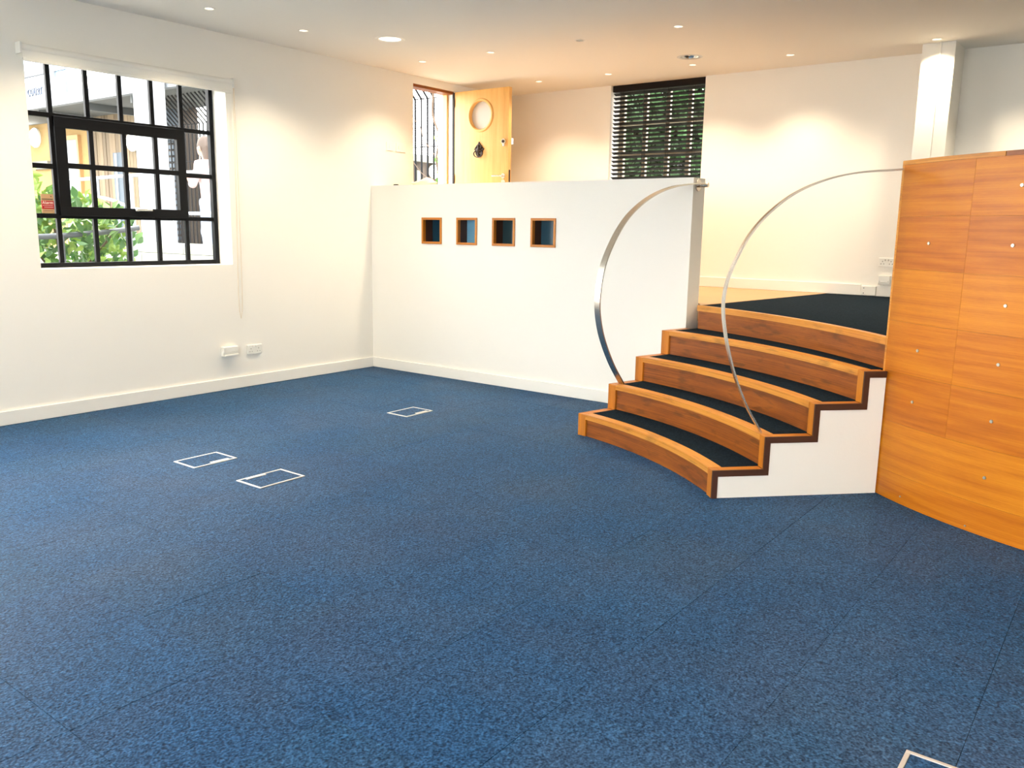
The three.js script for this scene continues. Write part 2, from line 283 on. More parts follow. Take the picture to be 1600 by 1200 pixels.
// ---------------------------------------------------------------- window_1: black metal window with an opening vent
{
  const w = struct('window_1', 'black metal framed window of small panes with an opening vent in the middle', 'window');
  const X = -0.215, zs = [1.637, 1.897, 2.148, 2.405, 2.662, 2.932, 3.19], ys = [1.09, 1.447, 1.801, 2.16, 2.55];
  const bar = (z0, z1, y0, y1, n, d = 0.03, xo = 0) => part(n, box(X - 0.012 + xo, X - 0.012 + d + xo, y0, y1, z0, z1, 'y', 0.003), M.black, w);
  bar(1.615, 1.651, 1.072, 2.56, 'frame', 0.045); bar(3.14, 3.175, 1.072, 2.56, 'frame', 0.045); bar(1.615, 3.175, 1.072, 1.107, 'frame', 0.046); bar(1.615, 3.175, 2.53, 2.56, 'frame', 0.046);
  for (const k of [1, 2, 3, 4, 5]) { const z = zs[k]; bar(z - 0.016, z + 0.016, 1.107, ys[1], 'mullion'); bar(z - 0.016, z + 0.016, ys[3], 2.535, 'mullion'); }
  bar(1.651, 3.14, ys[1] - 0.017, ys[1] + 0.017, 'transom', 0.032); bar(1.651, 3.14, ys[3] - 0.017, ys[3] + 0.017, 'transom', 0.032);
  bar(zs[1] - 0.017, zs[1] + 0.017, ys[1], ys[3], 'mullion', 0.033); bar(zs[5] - 0.017, zs[5] + 0.017, ys[1], ys[3], 'mullion', 0.033);
  bar(1.651, zs[1], ys[2] - 0.018, ys[2] + 0.018, 'transom'); bar(zs[5], 3.14, ys[2] - 0.018, ys[2] + 0.018, 'transom');
  const pane = (z0, z1, y0, y1, xo = 0) => { const g = new THREE.PlaneGeometry(z1 - z0, y1 - y0); g.rotateY(Math.PI / 2); g.translate(X + xo, (y0 + y1) / 2, (z0 + z1) / 2); part('pane', g, M.glass, w); };
  for (let c = 0; c < 6; c++) for (let r = 0; r < 4; r++) { if (c > 0 && c < 5 && r > 0 && r < 3) continue; pane(zs[c], Math.min(zs[c + 1], 3.16), ys[r], Math.min(ys[r + 1], 2.54)); }
  // the vent
  const v0 = zs[1] + 0.004, v1 = zs[5] - 0.004, b0 = ys[1] + 0.004, b1 = ys[3] - 0.004, o = 0.022, t = 0.066;
  const vent = new THREE.Group(); vent.name = 'vent'; w.add(vent);
  const vb = (z0, z1, y0, y1, n, d = 0.036) => part(n, box(X - 0.012 + o, X - 0.012 + d + o, y0, y1, z0, z1, 'y', 0.003), M.black, vent);
  vb(v0, v0 + t, b0, b1, 'vent_frame'); vb(v1 - t - 0.015, v1, b0, b1, 'vent_frame'); vb(v0, v1, b0, b0 + t, 'vent_frame', 0.037); vb(v0, v1, b1 - t - 0.014, b1, 'vent_frame', 0.037);
  for (const z of [zs[2], zs[3], zs[4]]) vb(z - 0.017, z + 0.017, b0 + t, b1 - t, 'mullion', 0.03);
  vb(v0 + t, v1 - t, ys[2] - 0.008, ys[2] + 0.03, 'transom', 0.031);
  const vz = [v0 + t, zs[2], zs[3], zs[4], v1 - t], vy = [b0 + t, ys[2] + 0.01, b1 - t];
  for (let c = 0; c < 4; c++) for (let r = 0; r < 2; r++) { const g = new THREE.PlaneGeometry(vz[c + 1] - vz[c], vy[r + 1] - vy[r]); g.rotateY(Math.PI / 2); g.translate(X + o, (vy[r] + vy[r + 1]) / 2, (vz[c] + vz[c + 1]) / 2); part('pane', g, M.glass, vent); }
  const h = part('handle', mergeGeometries([box(X + 0.045, X + 0.06, 1.497, 1.525, 2.33, 2.36, 'z', 0.004), box(X + 0.06, X + 0.075, 1.5, 1.517, 2.225, 2.36, 'z', 0.005)]), M.chrome, vent); h.userData.label = 'small chrome handle';
}
// alarm notice stuck to the lower left pane
{
  const cv = document.createElement('canvas'); cv.width = 256; cv.height = 384; const c = cv.getContext('2d');
  c.fillStyle = '#c9a27c'; c.fillRect(0, 0, 256, 384);
  c.fillStyle = '#1d1712'; for (let i = 0; i < 11; i++) c.fillRect(12 + i * 21, 92, 15, 24); c.beginPath(); c.moveTo(190, 28); c.lineTo(222, 48); c.lineTo(200, 60); c.fill();
  c.fillStyle = '#b3151b'; c.fillRect(0, 132, 256, 168);
  c.fillStyle = '#f4e9e2'; c.font = 'bold 78px sans-serif'; c.fillText('Alarm', 18, 200); for (let i = 0; i < 8; i++) { c.fillRect(22 + i * 27, 222, 20, 9); c.fillRect(52 + i * 24, 258, 17, 11); }
  c.fillStyle = '#3b2a1e'; for (let i = 0; i < 8; i++) c.fillRect(40 + i * 24, 330, 17, 9);
  const t = new THREE.CanvasTexture(cv); t.colorSpace = THREE.SRGBColorSpace;
  const g = new THREE.BoxGeometry(0.002, 0.137, 0.088);
  const face = std({ map: t, roughness: 0.5 }), edge = std({ color: lin(0.6, 0.4, 0.25), roughness: 0.6 });
  const o = thing('alarm_notice', 'small beige and red Alarm notice stuck on the lower left window pane', 'notice', [-0.213, 1.534, 2.998]);
  part('backing', g, edge, o); const f = new THREE.PlaneGeometry(0.088, 0.137); f.rotateY(Math.PI / 2); f.translate(0.0012, 0, 0); part('print', f, face, o);
}
// roller blind above it
{
  const o = thing('roller_blind', 'cream roller blind rolled up above the black metal window', 'blind', [0, 0, 0]);
  part('roller', rod([0.042, 2.548, 1.585], [0.042, 2.548, 3.21], 0.03, 20), M.blindCloth, o);
  part('bracket', box(0, 0.076, 2.51, 2.585, 3.21, 3.222, 'y', 0.003), M.plastic, o); part('bracket', box(0, 0.076, 2.51, 2.585, 1.573, 1.585, 'y', 0.003), M.plastic, o);
  part('fabric', box(0.066, 0.0675, 2.475, 2.552, 1.59, 3.207, 'z'), M.blindCloth, o);
  part('bottom_bar', box(0.06, 0.074, 2.463, 2.484, 1.59, 3.207, 'z', 0.004), M.blindCloth, o);
  part('pull_cord', mergeGeometries([tube([[0.04, 2.53, 1.562], [0.02, 1.6, 1.566], [0.012, 0.66, 1.572], [0.012, 0.605, 1.56], [0.012, 0.66, 1.548], [0.02, 1.6, 1.54], [0.04, 2.53, 1.556]], 0.0022, 60, 6)]), std({ color: lin(0.72, 0.6, 0.45), roughness: 0.6 }), o);
}
// windows outside the picture that light the room
function plainWindow(name, label, along, a0, a1, y0, y1, fixed, n) {
  const w = struct(name, label, 'window');
  const mk = (p0, p1, q0, q1) => along === 'z' ? box(fixed - 0.02, fixed + 0.02, q0, q1, p0, p1, 'y', 0.003) : box(p0, p1, q0, q1, fixed - 0.02, fixed + 0.02, 'y', 0.003);
  part('frame', mk(a0, a1, y0, y0 + 0.04), M.black, w); part('frame', mk(a0, a1, y1 - 0.04, y1), M.black, w);
  for (let i = 0; i <= n; i++) { const p = lerp(a0 + 0.02, a1 - 0.02, i / n); part('mullion', mk(p - 0.018, p + 0.018, y0, y1), M.black, w); }
  for (let i = 0; i < n; i++) { const p0 = lerp(a0, a1, i / n), p1 = lerp(a0, a1, (i + 1) / n), g = new THREE.PlaneGeometry(p1 - p0, y1 - y0); if (along === 'z') { g.rotateY(Math.PI / 2); g.translate(fixed, (y0 + y1) / 2, (p0 + p1) / 2); } else g.translate((p0 + p1) / 2, (y0 + y1) / 2, fixed); part('pane', g, M.glass, w); }
}
plainWindow('window_3', 'tall black metal window further along the left wall', 'z', 3.56, 6.3, 0.88, 2.87, -0.2, 4);
plainWindow('window_4', 'wide black metal window behind the viewer', 'x', 2.6, 8.2, 0.95, 2.85, ZF + 0.2, 6);

// ---------------------------------------------------------------- window_2 behind the venetian blind
{
  const w = struct('window_2', 'cream framed window in the back wall behind a dark slatted blind', 'window');
  const Z = -2.44, bar = (x0, x1, y0, y1, n) => part(n, box(x0, x1, y0, y1, Z - 0.025, Z + 0.025, 'y', 0.003), M.cream, w);
  bar(1.396, 1.446, 1.45, CEIL, 'frame'); bar(2.432, 2.482, 1.45, CEIL, 'frame'); bar(1.396, 2.482, 1.45, 1.5, 'frame'); bar(1.396, 2.482, 2.88, CEIL, 'frame');
  for (const x of [1.7, 1.97, 2.22]) bar(x - 0.022, x + 0.022, 1.5, 2.88, 'mullion');
  for (const y of [2.24, 2.56]) bar(1.446, 2.432, y - 0.02, y + 0.02, 'transom');
  const xs = [1.446, 1.7, 1.97, 2.22, 2.432], ys = [1.5, 2.24, 2.56, 2.88];
  for (let i = 0; i < 4; i++) for (let j = 0; j < 3; j++) { const g = new THREE.PlaneGeometry(xs[i + 1] - xs[i], ys[j + 1] - ys[j]); g.translate((xs[i] + xs[i + 1]) / 2, (ys[j] + ys[j + 1]) / 2, Z); part('pane', g, M.glass, w); }
  const b = thing('venetian_blind', 'dark brown slatted venetian blind in the recessed back window', 'blind');
  part('head_rail', box(1.402, 2.476, 2.868, CEIL - 0.002, -2.29, -2.225, 'x', 0.004), M.slat, b);
  const sg = new RoundedBoxGeometry(1.068, 0.0035, 0.05, 1, 0.0016); sg.rotateX(-0.42);
  for (let y = 2.846; y > 1.5; y -= 0.0437) { const m = part('slat', sg, M.slat, b); m.position.set(1.939, y, -2.258); }
  part('bottom_rail', box(1.405, 2.473, 1.47, 1.49, -2.285, -2.232, 'x', 0.004), M.slat, b);
  for (const x of [1.5, 1.78, 2.06, 2.36]) for (const z of [-2.231, -2.285]) part('ladder_cord', rod([x, 1.48, z], [x, 2.87, z], 0.0016, 6), M.slat, b);
}

// ---------------------------------------------------------------- door_1: open entrance door with a round glass
{
  const d = struct('door_1', 'pale wooden entrance door standing open, with round window and black knocker', 'door');
  const ZD = -1.25, cx = 0.368, cy = 2.592, R = 0.158;
  const s = new THREE.Shape([[0.004, UP + 0.006], [0.745, UP + 0.006], [0.745, 2.852], [0.004, 2.852]].map((p) => new THREE.Vector2(...p)));
  const hole = new THREE.Path(); hole.absarc(cx, cy, R, 0, Math.PI * 2, true); s.holes.push(hole);
  const g = new THREE.ExtrudeGeometry(s, { depth: 0.05, bevelEnabled: false, curveSegments: 40 }); g.translate(0, 0, ZD - 0.05); grainUV(g, 'y', 0.3);
  part('leaf', g, M.doorWood, d);
  const ring = part('window_ring', new THREE.LatheGeometry([[R - 0.014, -0.026], [R - 0.014, 0.006], [R + 0.002, 0.012], [R + 0.014, 0.006], [R + 0.016, 0]].map((p) => new THREE.Vector2(...p)), 48).rotateX(Math.PI / 2).translate(cx, cy, ZD), M.doorWood, d);
  part('round_pane', new THREE.CircleGeometry(R - 0.004, 40).translate(cx, cy, ZD - 0.042), M.frosted, d);
  // knocker: pointed back plate, rosettes, ring
  const k = new THREE.Shape(); k.moveTo(0, 0.078); k.bezierCurveTo(0.012, 0.058, 0.02, 0.048, 0.036, 0.04); k.bezierCurveTo(0.04, 0.022, 0.05, 0.016, 0.066, 0.006); k.bezierCurveTo(0.046, -0.004, 0.048, -0.02, 0.044, -0.03); k.bezierCurveTo(0.04, -0.06, 0.016, -0.07, 0, -0.074);
  k.bezierCurveTo(-0.016, -0.07, -0.04, -0.06, -0.044, -0.03); k.bezierCurveTo(-0.048, -0.02, -0.046, -0.004, -0.066, 0.006); k.bezierCurveTo(-0.05, 0.016, -0.04, 0.022, -0.036, 0.04); k.bezierCurveTo(-0.02, 0.048, -0.012, 0.058, 0, 0.078);
  const kn = part('knocker', new THREE.ExtrudeGeometry(k, { depth: 0.008, bevelSize: 0.003, bevelThickness: 0.004, bevelSegments: 2 }).translate(0.354, 2.238, ZD), M.iron, d); kn.userData.label = 'ornate black iron knocker';
  part('knocker_ring', new THREE.TorusGeometry(0.052, 0.006, 8, 32).scale(1.15, 0.72, 1).translate(0.354, 2.196, ZD + 0.022), M.iron, kn);
  part('knocker_boss', new THREE.SphereGeometry(0.03, 16, 12).scale(1, 1.1, 0.7).translate(0.354, 2.236, ZD + 0.012), M.iron, kn);
  for (const [x, y] of [[0.318, 2.256], [0.39, 2.256], [0.354, 2.276], [0.354, 2.186]]) part('knocker_rosette', new THREE.SphereGeometry(0.014, 12, 8).translate(x, y, ZD + 0.012), M.iron, kn);
  const lk = part('lock', rod([0.69, 2.308, ZD], [0.69, 2.308, ZD + 0.018], 0.029, 24), M.chrome, d);
  part('key_cover', rod([0.69, 2.308, ZD + 0.018], [0.69, 2.308, ZD + 0.026], 0.014, 20), M.iron, lk); part('key_tongue', box(0.677, 0.703, 2.258, 2.284, ZD, ZD + 0.012, 'y', 0.004), M.chrome, lk);
  const hd = part('handle', mergeGeometries([rod([0.689, 1.956, ZD], [0.689, 1.956, ZD + 0.012], 0.027, 24), rod([0.689, 1.956, ZD + 0.01], [0.689, 1.956, ZD + 0.05], 0.01, 14), rod([0.695, 1.956, ZD + 0.05], [0.57, 1.956, ZD + 0.05], 0.0095, 14)]), M.chrome, d);
  part('key_escutcheon', rod([0.689, 1.895, ZD], [0.689, 1.895, ZD + 0.01], 0.026, 24), M.chrome, hd);
  part('latch_plate', box(0.745, 0.747, 1.84, 2.02, ZD - 0.036, ZD - 0.014, 'y'), M.iron, d);
  part('rim_lock', box(0.69, 0.748, 2.28, 2.345, ZD - 0.085, ZD - 0.05, 'y', 0.004), M.chrome, d);
  for (const y of [1.1, 1.9, 2.7]) part('hinge', rod([0.0, y, ZD + 0.006], [0.0, y + 0.09, ZD + 0.006], 0.007, 10), M.iron, d);
  const t = struct('trim_1', 'wooden frame around the entrance door opening', 'door frame');
  part('jamb', box(-0.16, -0.1, UP, 2.862, -1.262, -1.238, 'y', 0.002), M.doorWood, t); part('jamb', box(-0.16, -0.1, UP, 2.862, -0.656, -0.606, 'y', 0.002), M.doorWood, t);
  part('head', box(-0.16, -0.02, 2.834, 2.862, -1.262, -0.606, 'z', 0.002), M.riser, t);
  part('seal', box(-0.03, -0.004, UP, 2.85, -1.262, -1.25, 'y'), M.blackMatt, t);
  part('threshold', box(-0.25, 0, UP - 0.02, UP, -1.262, -0.606, 'z', 0.003), M.alu, t);
}

// ---------------------------------------------------------------- partition niches
const tints = [lin(0.010, 0.05, 0.085), lin(0.20, 0.47, 0.68), lin(0.022, 0.055, 0.065), lin(0.03, 0.085, 0.125)];
const nl = ['small wood framed niche nearest the left wall, with dark blue glass', 'small wood framed niche with pale blue glass, second from the left wall', 'small wood framed niche with grey green glass, third from the left wall', 'small wood framed niche with slate blue glass, nearest the stairs'];
niches.forEach(([a, b], i) => {
  const o = thing('wall_niche', nl[i], 'niche', [(a + b) / 2, 1.379, 0], 'niches in the partition'), w = (b - a) / 2, h = 0.122, f = 0.021;
  const fb = (x0, x1, y0, y1, g) => part('frame_bar', box(x0, x1, y0, y1, -0.03, 0.009, g, 0.002), M.cap, o);
  fb(-w, w, h - f, h, 'x'); fb(-w, w, -h, -h + f, 'x'); fb(-w, -w + f, -h + f, h - f, 'y'); fb(w - f, w, -h + f, h - f, 'y');
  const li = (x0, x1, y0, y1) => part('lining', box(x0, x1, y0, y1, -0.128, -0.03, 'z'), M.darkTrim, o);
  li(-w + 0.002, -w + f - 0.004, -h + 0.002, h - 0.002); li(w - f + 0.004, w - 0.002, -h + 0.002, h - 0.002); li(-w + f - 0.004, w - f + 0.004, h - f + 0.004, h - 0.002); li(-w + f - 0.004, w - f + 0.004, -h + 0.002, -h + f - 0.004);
  part('pane', box(-w + 0.002, w - 0.002, -h + 0.002, h - 0.002, -0.134, -0.128), std({ color: tints[i], roughness: 0.12 }), o);
  part('back_board', box(-w + 0.002, w - 0.002, -h + 0.002, h - 0.002, -0.2, -0.134), M.wall, o);
});

// ================================================================ STAIRS
const SC = [2.5, 3.9], RR = [2.91, 3.195, 3.465, 3.735, 4.0], HH = [0.154, 0.332, 0.507, 0.682, 0.858], PL = 14.2 * D2R, PR = 44.1 * D2R;
{
  const st = thing('curved_staircase', 'curved orange wood staircase of five steps with dark carpet treads', 'staircase');
  const CW = 0.058;                                                 // width of the side cappings
  const frame = (phi) => new THREE.Matrix4().makeTranslation(SC[0], 0, SC[1]).multiply(new THREE.Matrix4().makeRotationY(-phi));
  for (let i = 0; i < 5; i++) {
    const y0 = i ? HH[i - 1] : 0, y1 = HH[i], r = RR[i];
    const dl = CW / r, a0 = PL + dl, a1 = PR - dl, seg = 30;
    if (i < 4) {
      part('riser', arcBlock(...SC, -1, r, r + 0.022, a0, a1, y0, y1 - 0.034, seg), M.riser, st);
      part('nosing', arcBlock(...SC, -1, r - 0.014, r + 0.062, a0, a1, y1 - 0.034, y1, seg), M.nosing, st);
      const rn = i === 3 ? 4.16 : RR[i + 1] + 0.01;
      part('tread_carpet', arcBlock(...SC, -1, r + 0.062, rn, PL + CW / RR[i + 1], PR - CW / RR[i + 1], y1 - 0.03, y1 + 0.002, seg), M.darkCarpet, st);
    } else {
      part('riser', arcBlock(C5[0], C5[1], -1, C5[2], C5[2] + 0.022, 19.55 * D2R, 48.3 * D2R, y0, y1 - 0.04, seg), M.riser, st);
      part('nosing', arcBlock(C5[0], C5[1], -1, C5[2] - 0.014, C5[2] + 0.022, 19.5 * D2R, 48.35 * D2R, y1 - 0.04, y1 + 0.002, seg), M.nosing, st);
    }
  }
  // side cappings: a front post and a top strip at each step, on both sides
  for (const [phi, s] of [[PL, 1], [PR, -1]]) {                     // s: towards the inside of the stair
    const mat = frame(phi), end = s < 0 ? 3.85 : 3.99;
    for (let i = 0; i < 4; i++) {
      const y0 = i ? HH[i - 1] : 0, y1 = HH[i], r = RR[i], rn = i === 3 ? end : RR[i + 1], x0 = s > 0 ? 0 : -CW, x1 = s > 0 ? CW : 0;
      part('capping_post', box(x0, x1, y0, y1 - 0.001, -r - 0.03, -r + 0.014, 'y', 0.003).applyMatrix4(mat), M.cap, st);
      part('capping_strip', box(x0, x1, y1 - 0.034, y1, -rn - (i < 3 ? -0.014 : 0), -r - 0.03, 'z', 0.003).applyMatrix4(mat), M.cap, st);
    }
    // stepped dark edge and painted side, both cut from the stair's profile
    const prof = [], inn = [];
    for (let i = 0; i < 4; i++) { const y0 = i ? HH[i - 1] : 0; prof.push([RR[i] - 0.014, y0], [RR[i] - 0.014, HH[i]]); inn.push([RR[i] + 0.017, i ? y0 - 0.034 : 0], [RR[i] + 0.017, HH[i] - 0.034]); }
    prof.push([end, HH[3]]); inn.push([end, HH[3] - 0.034]);
    const sh = new THREE.Shape([...prof, ...inn.slice().reverse()].map((p) => new THREE.Vector2(...p)));
    const place = (g, x) => { g.rotateY(Math.PI / 2); g.translate(x, 0, 0); return g.applyMatrix4(mat); };   // local x -> -z (outwards), extrusion -> +x
    part('edge_trim', place(new THREE.ExtrudeGeometry(sh, { depth: 0.012, bevelEnabled: false }), s > 0 ? -0.012 : 0), s > 0 ? M.cap : M.darkTrim, st);
    const sd = new THREE.Shape([...inn, [end, 0]].map((p) => new THREE.Vector2(...p)));
    const side = part('side_panel', place(new THREE.ExtrudeGeometry(sd, { depth: 0.02, bevelEnabled: false }), s > 0 ? -0.008 : -0.014), M.wall, st); side.userData.label = 'white painted side of the stairs';
  }
}

// ---------------------------------------------------------------- handrails: bent flat steel bars
function flatRail(name, label, base, dir, prof, wide, thick) {
  const o = thing(name, label, 'handrail', [base[0], base[1], base[2]], 'curved stair handrails');
  const L = Math.hypot(...dir), d = V(dir[0] / L, 0, dir[1] / L), w = V(-d.z, 0, d.x), c = new THREE.CatmullRomCurve3(prof.map(([s, y]) => d.clone().multiplyScalar(s).add(V(0, y - base[1], 0))), false, 'centripetal');
  const n = 90, q = new QB(), pts = c.getSpacedPoints(n); let len = 0; const rings = [];
  for (let i = 0; i <= n; i++) {
    const t = pts[Math.min(i + 1, n)].clone().sub(pts[Math.max(i - 1, 0)]).normalize(), m = new THREE.Vector3().crossVectors(t, w).normalize();
    if (i) len += pts[i].distanceTo(pts[i - 1]);
    const P = (a, b) => pts[i].clone().addScaledVector(w, a * wide / 2).addScaledVector(m, b * thick / 2);
    rings.push({ m, len, a: P(-1, 1), b: P(1, 1), c: P(1, -1), d: P(-1, -1) });
  }
  for (let i = 0; i < n; i++) {
    const A = rings[i], B = rings[i + 1], neg = (x) => x.clone().negate(), W = w.clone(), Wn = neg(w);
    q.quad([A.a, A.b, B.b, B.a], [A.m, A.m, B.m, B.m], [[0, A.len], [wide, A.len], [wide, B.len], [0, B.len]]);
    q.quad([A.d, A.c, B.c, B.d], [neg(A.m), neg(A.m), neg(B.m), neg(B.m)], [[0, A.len], [wide, A.len], [wide, B.len], [0, B.len]]);
    q.quad([A.b, A.c, B.c, B.b], [W, W, W, W], [[0, A.len], [thick, A.len], [thick, B.len], [0, B.len]]);
    q.quad([A.a, A.d, B.d, B.a], [Wn, Wn, Wn, Wn], [[0, A.len], [thick, A.len], [thick, B.len], [0, B.len]]);
  }
  for (const [r, s] of [[rings[0], -1], [rings[n], 1]]) { const t = pts[s > 0 ? n : 1].clone().sub(pts[s > 0 ? n - 1 : 0]).normalize().multiplyScalar(s); q.quad([r.a, r.b, r.c, r.d], [t, t, t, t], [[0, 0], [1, 0], [1, 1], [0, 1]]); }
  part('bar', q.build(), M.steel, o); return o;
}
{
  const o = flatRail('stair_handrail', 'bent flat steel handrail rising from the second step to the white partition end', [3.345, 0.332, 0.766], [0.155, -0.766],
    [[0.004, 0.334], [-0.12, 0.497], [-0.228, 0.698], [-0.272, 0.856], [-0.276, 0.968], [-0.24, 1.159], [-0.141, 1.343], [-0.021, 1.485], [0.13, 1.593], [0.288, 1.667], [0.481, 1.722], [0.744, 1.757], [0.83, 1.762]], 0.05, 0.009);
  const B = [3.455 - 3.345, 1.752 - 0.332, -0.075 - 0.766];
  part('rosette', rod(B, [B[0] + 0.01, B[1], B[2]], 0.044, 28), M.steel, o);
  part('mounting_pin', rod([B[0] + 0.01, B[1], B[2]], [B[0] + 0.085, B[1], B[2]], 0.017, 20), M.steel, o);
  const p = flatRail('stair_handrail', 'bent flat steel handrail rising from the second step to the curved wooden panel', [4.655, 0.332, 1.525], [0.515, -0.385],
    [[0.0, 0.334], [-0.091, 0.485], [-0.169, 0.667], [-0.226, 0.875], [-0.246, 1.029], [-0.233, 1.148], [-0.193, 1.266], [-0.128, 1.397], [-0.042, 1.503], [0.084, 1.606], [0.244, 1.68], [0.406, 1.718], [0.632, 1.738]], 0.05, 0.009);
}

// ---------------------------------------------------------------- curved wooden panel
{
  const o = thing('room_divider', 'tall curved orange veneered wooden panel with small metal studs beside the stairs', 'panel');
  const rows = [0, 0.151, 0.42, 0.689, 0.958, 1.23, 1.499, 1.762], cols = [-43.0, -32.0, -10.4, 11.2, 32.8, 44.6], mats = [M.panelA, M.panelB, M.panelC];
  part('core', arcBlock(PAN[0], PAN[1], 1, PAN[2] - 0.034, PAN[2] - 0.008, -43.0 * D2R, 44.6 * D2R, 0, 1.762, 60), M.nosing, o);
  for (let j = 0; j < rows.length - 1; j++) for (let i = 0; i < cols.length - 1; i++) {
    const cs = j < 2 && i === 0 ? [cols[0], cols[2]] : [cols[i], cols[i + 1]]; if (j < 2 && i === 1) continue;
    const g = 0.0005, a0 = cs[0] * D2R + (i ? g / 2.4 : 0), a1 = cs[1] * D2R - g / 2.4;
    const geo = arcBlock(PAN[0], PAN[1], 1, PAN[2] - 0.008, PAN[2], a0, a1, rows[j] + (j ? g : 0), rows[j + 1] - g, i < 2 ? 14 : 10), uv = geo.attributes.uv;
    for (let k = 0; k < uv.count; k++) uv.setXY(k, uv.getX(k) + i * 0.63 + j * 0.41, uv.getY(k) * 1.0 + (j * 7 + i * 3) % 5 * 0.19);
    part('veneer_board', geo, mats[(j * 2) % 3], o);
  }
  part('top_strip', arcBlock(PAN[0], PAN[1], 1, PAN[2] - 0.036, PAN[2] + 0.002, -43.0 * D2R, -28.6 * D2R, 1.762, 1.784, 16), M.paleWood, o).userData.label = 'pale worn top edging';
  part('top_strip', arcBlock(PAN[0], PAN[1], 1, PAN[2] - 0.036, PAN[2] + 0.002, -28.5 * D2R, 44.6 * D2R, 1.762, 1.784, 40), M.riser, o);
  part('end_strip', arcBlock(PAN[0], PAN[1], 1, PAN[2] - 0.034, PAN[2] + 0.001, -43.35 * D2R, -43.0 * D2R, 0, 1.784, 2), M.nosing, o);
  const sg = new THREE.CylinderGeometry(0.0075, 0.0085, 0.005, 16); sg.rotateX(Math.PI / 2);
  const studs = [[-37.4, 1.366], [-26.6, 1.366], [-26.4, 1.63], [-26.6, 1.095], [-37.4, 0.824], [-26.6, 0.824], [-37.4, 0.556], [-26.6, 0.556], [-26.6, 0.283], [-37.8, 0.041], [-28.2, 0.022]];
  for (const a of [-15.8, -5, 5.8, 16.6]) for (const y of [0.283, 0.556, 0.824, 1.095, 1.366, 1.63]) studs.push([a, y]);
  for (const [a, y] of studs) { const m = part('stud', sg, M.stud, o), t = a * D2R; m.position.set(PAN[0] + (PAN[2] + 0.002) * Math.sin(t), y, PAN[1] + (PAN[2] + 0.002) * Math.cos(t)); m.rotation.y = t; if (y < 0.1) m.scale.setScalar(0.6); }
}

// ================================================================ CEILING LIGHTS
function downlight(x, z, label, r, lit, cd, glow, big) {
  const o = thing(big ? 'large_downlight' : 'downlight', label, 'ceiling light', [x, CEIL, z], big ? 'large round ceiling lights' : 'small recessed ceiling spotlights');
  const P = (a) => a.map((p) => new THREE.Vector2(...p));
  part('trim_ring', new THREE.LatheGeometry(P([[r * 0.93, 0.004], [r * 0.95, -0.004], [r * 1.12, -0.005], [r * 1.25, -0.0005], [r * 1.25, 0.0]]), 32), big && !lit ? M.alu : M.plastic, o);
  const dep = big ? 0.07 : 0.045;
  part('reflector', new THREE.LatheGeometry(P([[r * 0.94, 0.003], [r * 0.86, dep * 0.5], [r * 0.6, dep * 0.9], [0.002, dep]]), 32), M.reflector, o);
  if (big) {
    if (lit) part('diffuser', new THREE.CylinderGeometry(r * 0.9, r * 0.9, 0.006, 32).translate(0, 0.006, 0), glow, o);
    else for (const dx of [-0.03, 0.022]) part('lamp_tube', rod([dx, 0.03, -0.05], [dx, 0.03, 0.05], 0.011, 12), M.white, o);
  } else part('bulb', new THREE.SphereGeometry(r * 0.78, 20, 10, 0, Math.PI * 2, Math.PI / 2, Math.PI / 2).scale(1, 0.3, 1).translate(0, 0.013, 0), lit ? glow : M.plasticDark, o);
  if (lit) {
    const l = new THREE.SpotLight(LAMP, cd, 0, (big ? 70 : 58) * D2R, big ? 0.9 : 0.75, 2); l.name = 'lamp_light'; l.position.set(0, -0.012, 0); l.target.position.set(0, -2, 0); l.target.name = 'lamp_aim'; l.castShadow = true; l.shadow.radius = big ? 4 : 1.5; o.add(l); o.add(l.target);
  }
  return o;
}
const dl = ['small bright recessed spotlight nearest the top left of the ceiling', 'small bright recessed spotlight above the right end of the roller blind', 'small recessed spotlight just above the ends of the wall switches', 'small recessed spotlight in front of the round windowed door', 'small recessed spotlight just right of the open door', 'small recessed spotlight just left of the slatted blind', 'bright recessed spotlight over the partition end of the stairs', 'small recessed spotlight beside the large unlit fitting above the slatted blind', 'small recessed spotlight between the slatted blind and the pillar', 'small recessed spotlight close to the top of the pillar'];
small.forEach(([x, z], i) => downlight(x, z, dl[i], 0.034, true, LAMP_CD, M.glow, false));
unseen.forEach(([x, z]) => downlight(x, z, 'unseen small recessed spotlight added in the ceiling outside the picture', 0.034, true, LAMP_CD, M.glow, false));
downlight(...deadSpot, 'small unlit recessed spotlight, dark, in the middle of the ceiling', 0.034, false, 0, null, false);
downlight(...bigLit, 'large lit round ceiling light near the left wall', 0.1, true, LAMP_CD * 0.9, M.frost, true);
downlight(...bigOff, 'large unlit round ceiling light with open reflector near the slatted blind', 0.092, false, 0, null, true);

